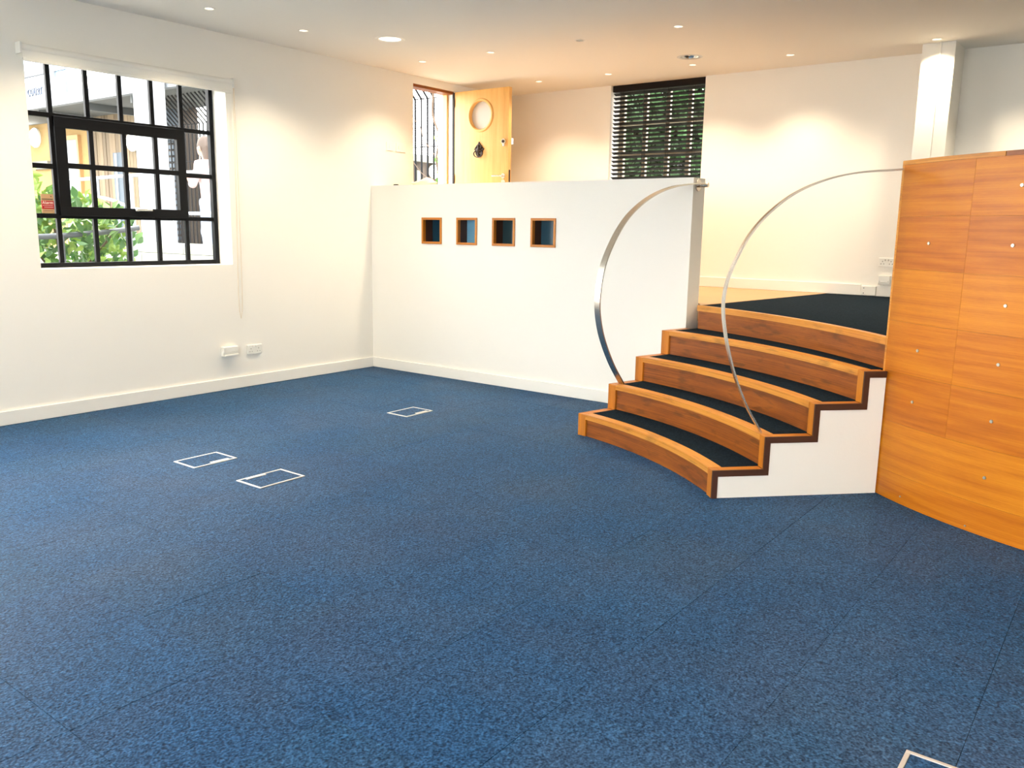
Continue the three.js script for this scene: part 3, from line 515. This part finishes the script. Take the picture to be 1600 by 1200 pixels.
// ================================================================ SOCKETS, SWITCHES, FLOOR BOXES
function plateX(name, label, cat, y0, y1, z0, z1, depth, kind) {    // on the left wall
  const o = thing(name, label, cat, [0, (y0 + y1) / 2, (z0 + z1) / 2]), h = (y1 - y0) / 2, w = (z1 - z0) / 2;
  const pl = part('plate', box(0, depth, -h, h, -w, w, 'y', 0.004), M.plastic, o);
  if (kind === 'socket') for (const s of [-1, 1]) {
    for (const [a, b, c, d] of [[0.0, 0.012, 0.004, 0.010], [-0.012, -0.013, 0.007, 0.004], [0.012, -0.013, 0.007, 0.004]]) part('pin_hole', box(depth - 0.002, depth + 0.0006, b - d / 2 - 0.004, b + d / 2 - 0.004, s * 0.04 + a - c / 2, s * 0.04 + a + c / 2, 'y'), M.plasticDark, pl);
    part('rocker', box(depth, depth + 0.004, 0.018, 0.034, s * 0.016 - 0.006, s * 0.016 + 0.006, 'y', 0.001), M.plastic, pl);
  }
  if (kind === 'switch') { const n = w > 0.055 ? [-0.028, 0.028] : [0]; for (const c of n) part('rocker', box(depth, depth + 0.004, -0.018, 0.018, c - 0.011, c + 0.011, 'y', 0.001), M.plastic, pl); }
  if (kind === 'box') { part('lid', box(depth, depth + 0.012, -h * 0.2, h * 0.96, -w * 0.97, w * 0.97, 'y', 0.003), M.plastic, o); part('lip', box(depth, depth + 0.02, -h * 0.98, -h * 0.6, -w * 0.97, w * 0.97, 'y', 0.004), M.plastic, o); }
  return o;
}
plateX('cable_outlet_box', 'white raised cable outlet box low on the left wall beside a double socket', 'outlet box', 0.294, 0.375, 1.62, 1.766, 0.03, 'box');
plateX('double_socket', 'white double power socket low on the left wall under the blind cord', 'socket', 0.283, 0.365, 1.358, 1.51, 0.012, 'socket');
plateX('light_switch', 'single white light switch on the left wall above the partition', 'switch', 2.162, 2.246, -0.3, -0.214, 0.01, 'switch');
plateX('light_switch', 'double white light switch on the left wall nearest the entrance door', 'switch', 2.16, 2.246, -0.483, -0.347, 0.01, 'switch');
function plateZ(name, label, cat, x0, x1, y0, y1, z, depth, kind) {
  const o = thing(name, label, cat, [(x0 + x1) / 2, (y0 + y1) / 2, z]), h = (y1 - y0) / 2, w = (x1 - x0) / 2;
  const pl = part('plate', box(-w, w, -h, h, 0, depth, 'y', 0.004), M.plastic, o);
  if (kind === 'socket') for (const s of [-1, 1]) {
    for (const [a, b] of [[0, 0.008], [-0.012, -0.014], [0.012, -0.014]]) part('pin_hole', box(s * 0.036 + a - 0.0035, s * 0.036 + a + 0.0035, b - 0.004, b + 0.004, depth - 0.002, depth + 0.0006, 'y'), M.plasticDark, pl);
    part('rocker', box(s * 0.013 - 0.006, s * 0.013 + 0.006, 0.012, 0.028, depth, depth + 0.003, 'y', 0.001), std({ color: lin(0.45, 0.43, 0.38), roughness: 0.4 }), pl);
  } else if (kind === 'box') { part('lid', box(-w * 0.95, w * 0.95, -h * 0.6, h * 0.95, depth, depth + 0.006, 'y', 0.002), M.plastic, o); for (const s of [-1, 1]) part('screw', rod([s * w * 0.7, -h * 0.3, depth + 0.006], [s * w * 0.7, -h * 0.3, depth + 0.008], 0.004, 10), M.stud, pl); }
  else for (const s of [-1, 1]) part('screw', rod([-w * 0.6, s * h * 0.55, depth], [-w * 0.6, s * h * 0.55, depth + 0.002], 0.005, 10), M.plasticDark, pl);
  return o;
}
plateZ('double_socket', 'white double power socket on the raised back wall beside the curved panel', 'socket', 4.272, 4.412, 1.124, 1.204, ZB, 0.014, 'socket');
plateZ('data_outlet', 'white data outlet box between the back wall socket and the skirting', 'outlet box', 4.288, 4.39, 0.968, 1.044, ZB, 0.034, 'box');
plateZ('skirting_outlet', 'cream outlet plate set into the skirting of the raised back wall', 'outlet', 4.142, 4.273, 0.862, 0.945, ZB, 0.026, 'plate');

function floorBox(label, x0, x1, z0, z1, side) {
  const o = thing('floor_box', label, 'floor box', [(x0 + x1) / 2, 0, (z0 + z1) / 2], 'floor boxes in the carpet'), w = (x1 - x0) / 2, d = (z1 - z0) / 2, f = 0.013;
  const fb = (a, b, c, e, g) => part('frame_bar', box(a, b, -0.003, 0.004, c, e, g, 0.0015), M.alu, o);
  fb(-w, w, -d, -d + f, 'x'); fb(-w, w, d - f, d, 'x'); fb(-w, -w + f, -d + f, d - f, 'z'); fb(w - f, w, -d + f, d - f, 'z');
  const g = new THREE.BoxGeometry(2 * (w - f) - 0.004, 0.004, 2 * (d - f) - 0.004).translate(0, 0.0005, 0); grainUV(g, 'x', x0 * 3); const lid = part('carpet_lid', g, M.carpetB, o);
  const hx = side * (w - f - 0.012); part('lift_handle', box(hx - 0.011, hx + 0.011, 0.002, 0.006, -d * 0.42 - side * 0.04, d * 0.42 - side * 0.04, 'z', 0.0015), M.alu, lid);
}
floorBox('metal framed carpeted floor box furthest left, with handle on its near side', 1.728, 1.945, 2.975, 3.268, 1);
floorBox('metal framed carpeted floor box with wide pale handle strip on its far side', 2.338, 2.558, 2.953, 3.257, -1);
floorBox('smallest looking metal framed floor box, nearest the room corner and partition', 1.709, 1.92, 1.19, 1.48, 1);
floorBox('metal framed floor box at the lower right corner of the picture', 5.878, 6.098, 3.567, 3.86, 1);

// things on the partition top
{
  const R = rng(77), g = new THREE.SphereGeometry(1, 32, 20), p = g.attributes.position;
  for (let i = 0; i < p.count; i++) { const x = p.getX(i), y = p.getY(i), z = p.getZ(i), k = 1 + 0.28 * fbm(x * 2.1 + 4, y * 2.1 + z * 1.7, z, 3); const peak = 0.55 + 0.75 * Math.exp(-Math.pow((x - 0.3) / 0.35, 2)); p.setXYZ(i, x * 0.16 * k, Math.max(-0.02, y * 0.042 * k * peak), z * 0.06 * k); }
  g.computeVertexNormals(); g.translate(0.605, LEDGE + 0.02, -0.12);
  single('folded_cloth', 'crumpled cream cloth lying on top of the partition by the doorway', 'cloth', g, std({ color: lin(0.72, 0.62, 0.44), roughness: 0.9 }));
  single('key_fob', 'tiny black object lying on top of the partition near the corner', 'small object', new RoundedBoxGeometry(0.05, 0.018, 0.03, 3, 0.008).translate(0.228, LEDGE + 0.009, -0.12), M.black);
}

// ================================================================ OUTSIDE
const GR = 0.82;
{
  struct('ground', 'pale paved ground of the courtyard outside', 'ground', slab([[-40, -40], [40, -40], [40, -2.5], [-0.25, -2.5], [-0.25, ZF + 0.25], [-0.25, 40], [-40, 40]], GR, 0.3), M.paving);
  struct('ground_front', 'paved ground outside the glazed wall behind the viewer', 'ground', slab([[-0.25, ZF + 0.25], [40, ZF + 0.25], [40, 40], [-0.25, 40]], 0.02, 0.3), M.paving);
}
// courtyard building: brick, boarded and white parts, all facing the courtyard
{
  const b = thing('courtyard_building', 'tan brick and brown boarded building across the courtyard, under a white balcony', 'building', [-11, GR, -3]);
  const L = (x) => x + 11, pz = 0;
  part('brick_wall', box(L(-17), L(-11.45), 0, 3.52 - GR, -0.4, 0, 'x'), M.brick, b);
  part('door', box(L(-12.6), L(-11.92), 0, 3.11 - GR, 0, 0.05, 'y'), M.render, b); 
  part('door_frame', mergeGeometries([box(L(-12.68), L(-12.6), 0, 3.2 - GR, 0, 0.07, 'y'), box(L(-11.92), L(-11.84), 0, 3.2 - GR, 0, 0.07, 'y'), box(L(-12.6), L(-11.92), 3.11 - GR, 3.2 - GR, 0, 0.07, 'x')]), M.orangeTrim, b);
  part('wall_box', box(L(-14.1), L(-13.2), 2.55 - GR, 2.72 - GR, 0, 0.1, 'x', 0.01), M.concrete, b);
  const R = rng(12);
  part('backing_wall', box(L(-11.45), L(-8.2), 0, 3.52 - GR, -0.4, -0.03, 'x'), M.darkBrick, b);
  for (let x = -11.44, i = 0; x < -9.46; x += 0.125, i++) part('cladding_board', box(L(x), L(x + 0.113), 0, 3.52 - GR, -0.03, R() * 0.012, 'y'), [M.boardA, M.boardB, M.boardC][Math.floor(R() * 3)], b);
  part('dark_door', box(L(-10.52), L(-10.1), 0, 2.78 - GR, 0, 0.04, 'y'), M.slate, b);
  part('door_post', box(L(-10.42), L(-10.36), 0, 2.76 - GR, 0.04, 0.06, 'y'), M.tubeGrey, b);
  part('white_pier', box(L(-9.42), L(-9.18), 0, 3.39 - GR, -0.03, 0.06, 'y'), M.render, b);
  part('slate_column', box(L(-8.58), L(-8.22), 2.9 - GR, 3.5 - GR, -0.1, 0.2, 'y'), M.slate, b);
  for (let y = 1.0; y < 3.0; y += 0.11) part('louvre', box(L(-8.56), L(-8.3), y - GR, y + 0.07 - GR, 0.0, 0.07, 'x'), M.slate, b);
}
{
  const c = thing('courtyard_column', 'tall white square column in the courtyard in front of the balcony', 'column', [-6.62, GR, -1.55]);
  part('shaft', box(-0.18, 0.18, 0.08, 4.8 - GR, -0.17, 0.17, 'y', 0.01), M.render, c); part('foot', box(-0.2, 0.2, 0, 0.08, -0.19, 0.19, 'x', 0.01), M.concrete, c);
}
const font = await new FontLoader().loadAsync('fonts/droid/droid_sans_bold.typeface.json');
{
  const b = thing('balcony', 'white balcony with barred balustrade and COURT lettering above the dark soffit', 'balcony', [-10, 3.52, -1.77]);
  part('fascia', box(-6, 4.2, 0, 0.2, -0.12, 0, 'x'), M.balcony, b);
  part('sign_band', box(-6, 0.2, 0.2, 0.5, -0.12, -0.02, 'x'), M.balcony, b);
  part('soffit', box(-6, 4.2, 0.002, 0.1, -1.6, -0.12, 'x'), M.soffit, b);
  for (const x of [-1.2, 0.6, 2.2]) part('soffit_beam', box(x, x + 0.06, -0.12, 0.02, -1.16, -0.12, 'z'), M.soffit, b);
  part('top_rail', box(-6, 0.2, 0.6, 0.66, -0.1, -0.02, 'x'), M.balcony, b);
  for (let x = -2.4; x < -0.3; x += 0.1) part('baluster', box(x, x + 0.03, 0.66, 1.3, -0.08, -0.04, 'y'), M.tubeGrey, b);
  part('post', box(-0.36, -0.2, 0.2, 1.4, -0.16, 0, 'y'), M.balcony, b);
  part('glass_panel', box(-0.2, 0.55, 0.22, 1.1, -0.07, -0.05, 'x'), std({ color: lin(0.2, 0.34, 0.55), roughness: 0.15 }), b);
  part('balcony_wall', box(0.6, 4.2, 0.2, 1.6, -0.9, -0.8, 'x'), M.balcony, b);
  part('balcony_window', box(1.7, 2.15, 0.3, 1.0, -0.8, -0.77, 'y'), M.slate, b);
  const t = new TextGeometry('COURT', { font, size: 0.135, depth: 0.02, curveSegments: 4 }); t.translate(-1.31, 0.24, -0.02);
  part('sign_lettering', t, std({ color: lin(0.06, 0.08, 0.13), roughness: 0.5 }), b).userData.label = 'grey blue letters reading COURT';
}
function bulkhead(label, pos, ry, r, tilt) {
  const o = thing('wall_lamp', label, 'wall lamp', pos, 'round white outdoor wall lamps'); o.rotation.y = ry;
  part('base', new THREE.CylinderGeometry(r * 1.06, r * 1.06, 0.04, 32).rotateX(Math.PI / 2).translate(0, 0, 0.02), M.plastic, o);
  part('globe', new THREE.SphereGeometry(r, 32, 12, 0, Math.PI * 2, 0, Math.PI / 2).scale(1, 0.45, 1).rotateX(Math.PI / 2).translate(0, 0, 0.04), M.glowOut, o);
  const l = new THREE.PointLight(lin(1, 0.95, 0.85), 1.2, 0, 2); l.name = 'lamp_light'; l.position.set(0, 0, 0.04 + r * 0.45 + 0.03); l.castShadow = true; o.add(l);
}
bulkhead('round glowing wall lamp on the tan brick at the left window edge', [-13.83, 3.24, -3.0], 0, 0.2);
bulkhead('round glowing wall lamp on the brown boards seen through the window vent', [-9.74, 2.955, -2.985], 0, 0.17);
// low pale wall with a tubular rail on top, behind the window's right half
{
  const w = thing('low_wall', 'low pale block wall in the courtyard below the tubular handrail', 'wall', [-4.6, GR, -1.1]);
  for (let i = 0; i < 10; i++) for (let j = 0; j < 2; j++) part('block', box(-3.1 + i * 0.45 + (j ? 0.0 : 0.2), -3.1 + i * 0.45 + 0.444 + (j ? 0 : 0.2), j * 0.155, j * 0.155 + 0.15, -0.1, 0.1 + (i * 7 + j * 3) % 3 * 0.002, 'x', 0.006), M.concrete, w);
  const h = thing('tubular_handrail', 'pale grey tubular handrail above the low courtyard wall', 'handrail', [0, 0, -1.1]);
  part('top_rail', tube([[-8.6, 2.1, 0], [-6.6, 2.13, 0], [-4.5, 2.135, 0], [-2.4, 2.13, 0]], 0.028, 30, 10), M.tubeGrey, h);
  part('lower_rail', tube([[-8.2, 1.86, 0], [-7.2, 1.78, 0], [-6.2, 1.58, 0], [-5.2, 1.56, 0], [-2.4, 1.56, 0]], 0.026, 30, 10), M.tubeGrey, h);
  for (const x of [-7.55, -6.5, -5.35, -3.9, -2.6]) part('post', rod([x, x < -7.7 ? GR : 1.12, 0], [x, 2.12, 0], 0.03, 12), M.tubeGrey, h);
}
// iron railing with canted tops
{
  const o = thing('iron_railing', 'tall black iron railing with canted tops outside the entrance', 'railing', [-4.7, GR, -2.6]);
  const g = mergeGeometries([rod([0, 0, 0], [0, 3.09 - GR, 0], 0.014, 7), rod([0, 3.09 - GR, 0], [0, 3.5 - GR, 0.42], 0.014, 7)]);
  for (let x = -3.45; x < 3.46; x += 0.112) { const m = part('bar', g, M.black, o); m.position.x = x; }
  for (const y of [3.09, 2.474, 1.0]) part('rail', rod([-3.5, y - GR, 0.008], [3.5, y - GR, 0.008], 0.008, 7), M.black, o);
}
// low dark building beyond the doorway
{
  const b = thing('dark_outbuilding', 'low dark brown building with grey roof edge beyond the entrance railing', 'building', [-7, GR, -7]);
  part('wall', box(-2, 2, 0, 1.82, -3, 1.6, 'z'), M.darkBrick, b);
  part('roof_edge', box(-2.1, 2.12, 1.81, 1.93, -3.1, 1.7, 'z'), M.concrete, b);
  part('door', box(2.0, 2.03, 0, 1.65, 0.98, 1.12, 'y'), M.concrete, b);
  bulkhead('round glowing wall lamp on the dark building beyond the entrance', [-5.0, 2.475, -6.35], Math.PI / 2, 0.125);
  const s = thing('shed', 'dark boarded shed wall behind the iron railing at the right window edge', 'shed', [-7.4, GR, -4.2]);
  for (let i = 0; i < 16; i++) part('board', box(-0.9 + i * 0.115, -0.9 + i * 0.115 + 0.105, 0, 2.1, -0.03, 0, 'y'), i % 5 === 2 ? M.boardB : M.boardC, s);
  part('roof_edge', box(-0.95, 0.97, 2.1, 2.18, -0.06, 0.04, 'x'), M.slate, s);
}
// leaves
function leafGeo(len, wid) {
  const g = new THREE.BufferGeometry(), P = [[0, 0, 0], [wid * 0.42, len * 0.3, 0.012], [wid * 0.5, len * 0.55, 0.014], [0, len, -0.01], [-wid * 0.5, len * 0.55, 0.014], [-wid * 0.42, len * 0.3, 0.012], [0, len * 0.45, 0]];
  g.setAttribute('position', new THREE.Float32BufferAttribute(P.flat(), 3)); g.setIndex([0, 1, 6, 1, 2, 6, 2, 3, 6, 3, 4, 6, 4, 5, 6, 5, 0, 6]); g.computeVertexNormals(); return g;
}
function scatter(inst, pick, n, R, s0, s1) {
  const m = new THREE.Matrix4(), q = new THREE.Quaternion(), e = new THREE.Euler(), s = V(1, 1, 1);
  for (let i = 0; i < n; i++) { const p = pick(i); e.set((R() - 0.5) * 2.6, R() * 6.28, (R() - 0.5) * 2.6); q.setFromEuler(e); const k = lerp(s0, s1, R()); s.set(k, k, k); m.compose(p, q, s); inst.setMatrixAt(i, m); }
}
function bush(name, label, c, r, nLeaf, nStuff, len, seed, mats, group) {
  const o = thing(name, label, 'bush', [c[0], GR, c[2]], group), R = rng(seed), lg = leafGeo(len, len * 0.55);
  const pick = (shell) => { let v; do v = V(R() * 2 - 1, R() * 2 - 1, R() * 2 - 1); while (v.length() > 1); v.normalize().multiplyScalar(shell + (1 - shell) * Math.sqrt(R())); return V(v.x * r[0], (c[1] - GR) + v.y * r[1], v.z * r[2]); };
  const stems = []; for (let i = 0; i < 7; i++) { const a = R() * 6.28; stems.push(tube([[0.05 * Math.cos(a), 0, 0.05 * Math.sin(a)], [r[0] * 0.35 * Math.cos(a), (c[1] - GR) * 0.6, r[2] * 0.35 * Math.sin(a)], [r[0] * 0.7 * Math.cos(a), (c[1] - GR) + r[1] * 0.5 * R(), r[2] * 0.7 * Math.sin(a)]], 0.01, 10, 5)); }
  part('stems', mergeGeometries(stems), M.bark, o);
  for (let i = 0; i < nLeaf; i++) { const m = part('leaf', lg, mats[Math.floor(R() * mats.length)], o); m.position.copy(pick(0.85)); m.rotation.set((R() - 0.5) * 2.4, R() * 6.28, (R() - 0.5) * 2.4); m.scale.setScalar(0.75 + R() * 0.6); }
  mats.forEach((mt, k) => { const n = Math.floor(nStuff / mats.length), im = new THREE.InstancedMesh(lg, mt, n); im.name = 'foliage'; im.userData.kind = 'stuff'; shadow(im); scatter(im, () => pick(0.25), n, R, 0.7, 1.3); o.add(im); });
  return o;
}
bush('leafy_shrub', 'bright green leafy shrub just outside the lower left window panes', [-1.35, 1.22, 2.35], [0.45, 0.42, 0.62], 150, 700, 0.1, 5, [M.leafA, M.leafB, M.leafC], 'shrubs outside the window');
bush('leafy_shrub', 'tall pale green shrub outside behind the alarm notice', [-1.5, 1.5, 2.68], [0.3, 0.36, 0.26], 70, 260, 0.1, 6, [M.leafA, M.leafC], 'shrubs outside the window');
bush('leafy_shrub', 'small green plant beside the entrance railing behind the open door edge', [-0.95, 1.75, -2.25], [0.16, 0.55, 0.14], 60, 220, 0.07, 7, [M.leafA, M.leafB], 'plants by the entrance');
{
  const o = thing('ramp_rail', 'dark tubular ramp rail running through the shrub outside the window', 'handrail', [-1.0, GR, 2.3]);
  part('top_rail', tube([[0, 0.45, 0.9], [0, 0.47, 0.3], [0, 0.52, -0.25], [0, 0.545, -0.42]], 0.024, 24, 10), M.tubeDark, o);
  for (const z of [0.26, -0.33]) part('post', rod([0, 0, z], [0, 0.49 - z * 0.07, z], 0.026, 12), M.tubeDark, o);
}
{
  const o = thing('climbing_vine', 'thin bare climbing vine stems winding up the iron railing', 'vine', [-1.56, GR, -2.56]);
  part('stem', tube([[0.22, 0, 0], [0.2, 1.0, 0.02], [0.13, 1.5, 0.03], [0.17, 1.75, 0.02], [0.06, 2.05, 0.03], [0.12, 2.4, 0.1], [0.02, 2.75, 0.3]], 0.015, 50, 6), M.bark, o);
  part('stem', tube([[0.13, 1.5, 0.03], [-0.08, 1.72, 0.03], [-0.2, 1.95, 0.03], [-0.38, 2.05, 0.04], [-0.46, 2.12, 0.05]], 0.006, 30, 5), M.bark, o);
  part('stem', tube([[0.15, 1.2, 0.03], [-0.1, 1.28, 0.03], [-0.28, 1.45, 0.04]], 0.005, 20, 5), M.bark, o);
  part('stem', tube([[0.1, 2.3, 0.08], [-0.06, 2.42, 0.1], [-0.08, 2.6, 0.2]], 0.005, 20, 5), M.bark, o);
  const R = rng(9), lg = leafGeo(0.06, 0.04); for (let i = 0; i < 24; i++) { const m = part('leaf', lg, i % 2 ? M.leafC : M.leafA, o); m.position.set(0.1 + R() * 0.16, 1.05 + R() * 0.75, 0.02 + R() * 0.08); m.rotation.set(R() * 3, R() * 6, R() * 3); }
}
// trees behind the slatted blind
function tree(label, x, z, h, r, seed, mats) {
  const o = thing('garden_tree', label, 'tree', [x, GR, z], 'trees behind the slatted blind'), R = rng(seed);
  part('trunk', tube([[0, 0, 0], [0.05, h * 0.35, 0.03], [-0.04, h * 0.7, 0]], 0.07, 14, 8), M.bark, o);
  mats.forEach((mt) => { const n = 1500, im = new THREE.InstancedMesh(leafGeo(0.16, 0.09), mt, n); im.name = 'foliage'; im.userData.kind = 'stuff'; shadow(im); scatter(im, () => { let v; do v = V(R() * 2 - 1, R() * 2 - 1, R() * 2 - 1); while (v.length() > 1); return V(v.x * r, h * 0.62 + v.y * h * 0.5, v.z * r); }, n, R, 0.7, 1.4); o.add(im); });
}
tree('dark leafy tree behind the left part of the slatted blind', -0.9, -5.2, 3.4, 1.1, 21, [M.leafD, M.leafD]);
tree('dark leafy tree behind the middle of the slatted blind', 0.3, -4.6, 3.0, 0.8, 22, [M.leafD, M.leafD, M.leafD]);
tree('leafy tree behind the right part of the slatted blind', 1.4, -5.0, 3.4, 0.9, 23, [M.leafD, M.leafD, M.leafB]);

// person outside, one hand on the tubular rail
function mc(sdf, lo, hi, res) {
  const m = new MarchingCubes(res, M.white, false, false, 60000), c = lo.clone().add(hi).multiplyScalar(0.5), e = hi.clone().sub(lo).multiplyScalar(0.5), p = V(), hs = res / 2;
  for (let k = 0; k < res; k++) for (let j = 0; j < res; j++) for (let i = 0; i < res; i++) { p.set(c.x + e.x * (i - hs) / hs, c.y + e.y * (j - hs) / hs, c.z + e.z * (k - hs) / hs); m.field[i + j * res + k * res * res] = -sdf(p); }
  m.isolation = 0; m.update(); const n = m.count ?? m.geometry.drawRange.count;
  const P = new Float32Array(n * 3), N = new Float32Array(n * 3);
  for (let i = 0; i < n; i++) { P[3 * i] = c.x + e.x * m.positionArray[3 * i]; P[3 * i + 1] = c.y + e.y * m.positionArray[3 * i + 1]; P[3 * i + 2] = c.z + e.z * m.positionArray[3 * i + 2]; const nv = V(m.normalArray[3 * i] / e.x, m.normalArray[3 * i + 1] / e.y, m.normalArray[3 * i + 2] / e.z).normalize(); N[3 * i] = nv.x; N[3 * i + 1] = nv.y; N[3 * i + 2] = nv.z; }
  const g = new THREE.BufferGeometry(); g.setAttribute('position', new THREE.BufferAttribute(P, 3)); g.setAttribute('normal', new THREE.BufferAttribute(N, 3)); return g;
}
{
  const o = thing('person', 'person in pale pink top outside, one hand resting on the handrail', 'person', [-5.02, GR, -1.42]);
  const cap = (a, b, r0, r1) => { const A = V(...a), B = V(...b), ab = B.clone().sub(A), l2 = ab.lengthSq(); return (p) => { const t = clamp(p.clone().sub(A).dot(ab) / l2); return p.distanceTo(A.clone().addScaledVector(ab, t)) - lerp(r0, r1, t); }; };
  const smin = (a, b, k) => { const h = clamp(0.5 + 0.5 * (b - a) / k); return lerp(b, a, h) - k * h * (1 - h); };
  const join = (fs, k) => (p) => fs.reduce((d, f) => smin(d, f(p), k), 9);
  // facing -x and the rail (+z); joints in metres above the ground
  const sh = [0.06, 1.44, 0.1], sh2 = [0.12, 1.44, -0.18], el = [0.06, 1.16, 0.24], wr = [-0.02, 1.335, 0.3], el2 = [0.2, 1.15, -0.24], wr2 = [0.16, 0.9, -0.2], hip = [0.12, 0.92, -0.05];
  const head = [cap([-0.04, 1.68, -0.02], [-0.02, 1.74, -0.03], 0.085, 0.092), cap([-0.07, 1.62, -0.01], [-0.03, 1.64, -0.02], 0.05, 0.07), cap([-0.132, 1.67, 0.0], [-0.125, 1.65, 0.0], 0.014, 0.018), cap([0.0, 1.69, 0.07], [0.0, 1.66, 0.07], 0.016, 0.014)], neck = cap([0.02, 1.46, -0.04], [-0.01, 1.62, -0.03], 0.065, 0.055);
  const hx = 0.11, hand = [cap(wr, [-0.17 + hx, 1.345, 0.32], 0.03, 0.032), ...[0, 1, 2, 3].map((i) => cap([-0.18 + hx, 1.345, 0.29 + i * 0.02], [-0.245 + hx, 1.335 - Math.abs(i - 1.4) * 0.004, 0.285 + i * 0.021], 0.0105, 0.008)), cap([-0.15 + hx, 1.345, 0.29], [-0.2 + hx, 1.35, 0.265], 0.012, 0.009)];
  const torso = [cap([0.1, 1.0, -0.05], [0.08, 1.3, -0.04], 0.14, 0.155), cap([0.08, 1.3, -0.04], [0.07, 1.42, -0.04], 0.155, 0.11), cap(sh, sh2, 0.075, 0.075), cap(hip, [0.11, 1.05, -0.05], 0.145, 0.14)];
  const legs = [cap([0.1, 0.9, 0.04], [0.08, 0.48, 0.06], 0.095, 0.065), cap([0.08, 0.48, 0.06], [0.11, 0.09, 0.06], 0.065, 0.045), cap([0.14, 0.9, -0.14], [0.13, 0.48, -0.15], 0.095, 0.065), cap([0.13, 0.48, -0.15], [0.17, 0.09, -0.15], 0.065, 0.045)];
  const feet = [cap([0.12, 0.04, 0.06], [-0.06, 0.03, 0.07], 0.042, 0.034), cap([0.18, 0.04, -0.15], [0.0, 0.03, -0.15], 0.042, 0.034)];
  const arm = [cap(sh, el, 0.05, 0.042), cap(el, wr, 0.042, 0.028)], arm2 = [cap(sh2, el2, 0.05, 0.042), cap(el2, wr2, 0.042, 0.03), cap(wr2, [0.13, 0.8, -0.19], 0.03, 0.028)];
  const bodyF = join([...head, neck, ...torso, ...legs, ...feet, ...arm, ...arm2], 0.03);
  const body = part('body', mergeGeometries([mc(bodyF, V(-0.5, -0.05, -0.55), V(0.5, 1.95, 0.55), 84), mc(join(hand, 0.008), V(-0.2, 1.26, 0.22), V(0.04, 1.42, 0.42), 48)]), std({ color: lin(0.34, 0.19, 0.14), roughness: 0.6 }), o);
  const infl = (f, d) => (p) => f(p) - d, cut = (f, y0, y1) => (p) => Math.max(f(p), y0 - p.y, p.y - y1);
  part('top', mc(cut(infl(join([...torso, cap(sh, el, 0.052, 0.046), ...arm2.slice(0, 1)], 0.03), 0.014), 0.9, 1.5), V(-0.4, 0.82, -0.45), V(0.42, 1.6, 0.45), 64), std({ color: lin(0.38, 0.27, 0.27), roughness: 0.85 }), o);
  part('trousers', mc(cut(infl(join([...legs, cap([0.11, 0.9, 0.03], [0.13, 0.9, -0.13], 0.11, 0.11)], 0.03), 0.012), 0.08, 0.96), V(-0.3, 0, -0.4), V(0.45, 1.05, 0.35), 56), std({ color: lin(0.22, 0.26, 0.34), roughness: 0.85 }), o);
  part('hair', mc((p) => Math.max(infl(join([cap([-0.02, 1.72, -0.03], [0.0, 1.76, -0.03], 0.096, 0.096), cap([0.04, 1.7, -0.03], [0.06, 1.5, -0.04], 0.08, 0.06)], 0.03), 0.006)(p), -(p.x + 0.085 + (p.y - 1.74) * 0.3)), V(-0.2, 1.4, -0.2), V(0.2, 1.92, 0.16), 48), std({ color: lin(0.035, 0.018, 0.01), roughness: 0.6 }), o);
  part('shoe', mc(infl(feet[0], 0.008), V(-0.2, -0.03, -0.05), V(0.25, 0.14, 0.18), 28), M.white, o); part('shoe', mc(infl(feet[1], 0.008), V(-0.15, -0.03, -0.28), V(0.3, 0.14, -0.02), 28), M.white, o);
  part('watch', new THREE.TorusGeometry(0.031, 0.008, 8, 24).rotateY(Math.PI / 2 - 0.6).translate(wr[0] + 0.004, wr[1] - 0.006, wr[2]), M.black, o);
  for (const z of [0.015, -0.05]) part('eye', new THREE.SphereGeometry(0.011, 10, 8).translate(-0.118, 1.705, z), M.black, body);
  part('mouth', new RoundedBoxGeometry(0.008, 0.008, 0.04, 2, 0.003).translate(-0.118, 1.62, -0.012), std({ color: lin(0.45, 0.15, 0.13), roughness: 0.5 }), body);
}

renderer.render(scene, camera);
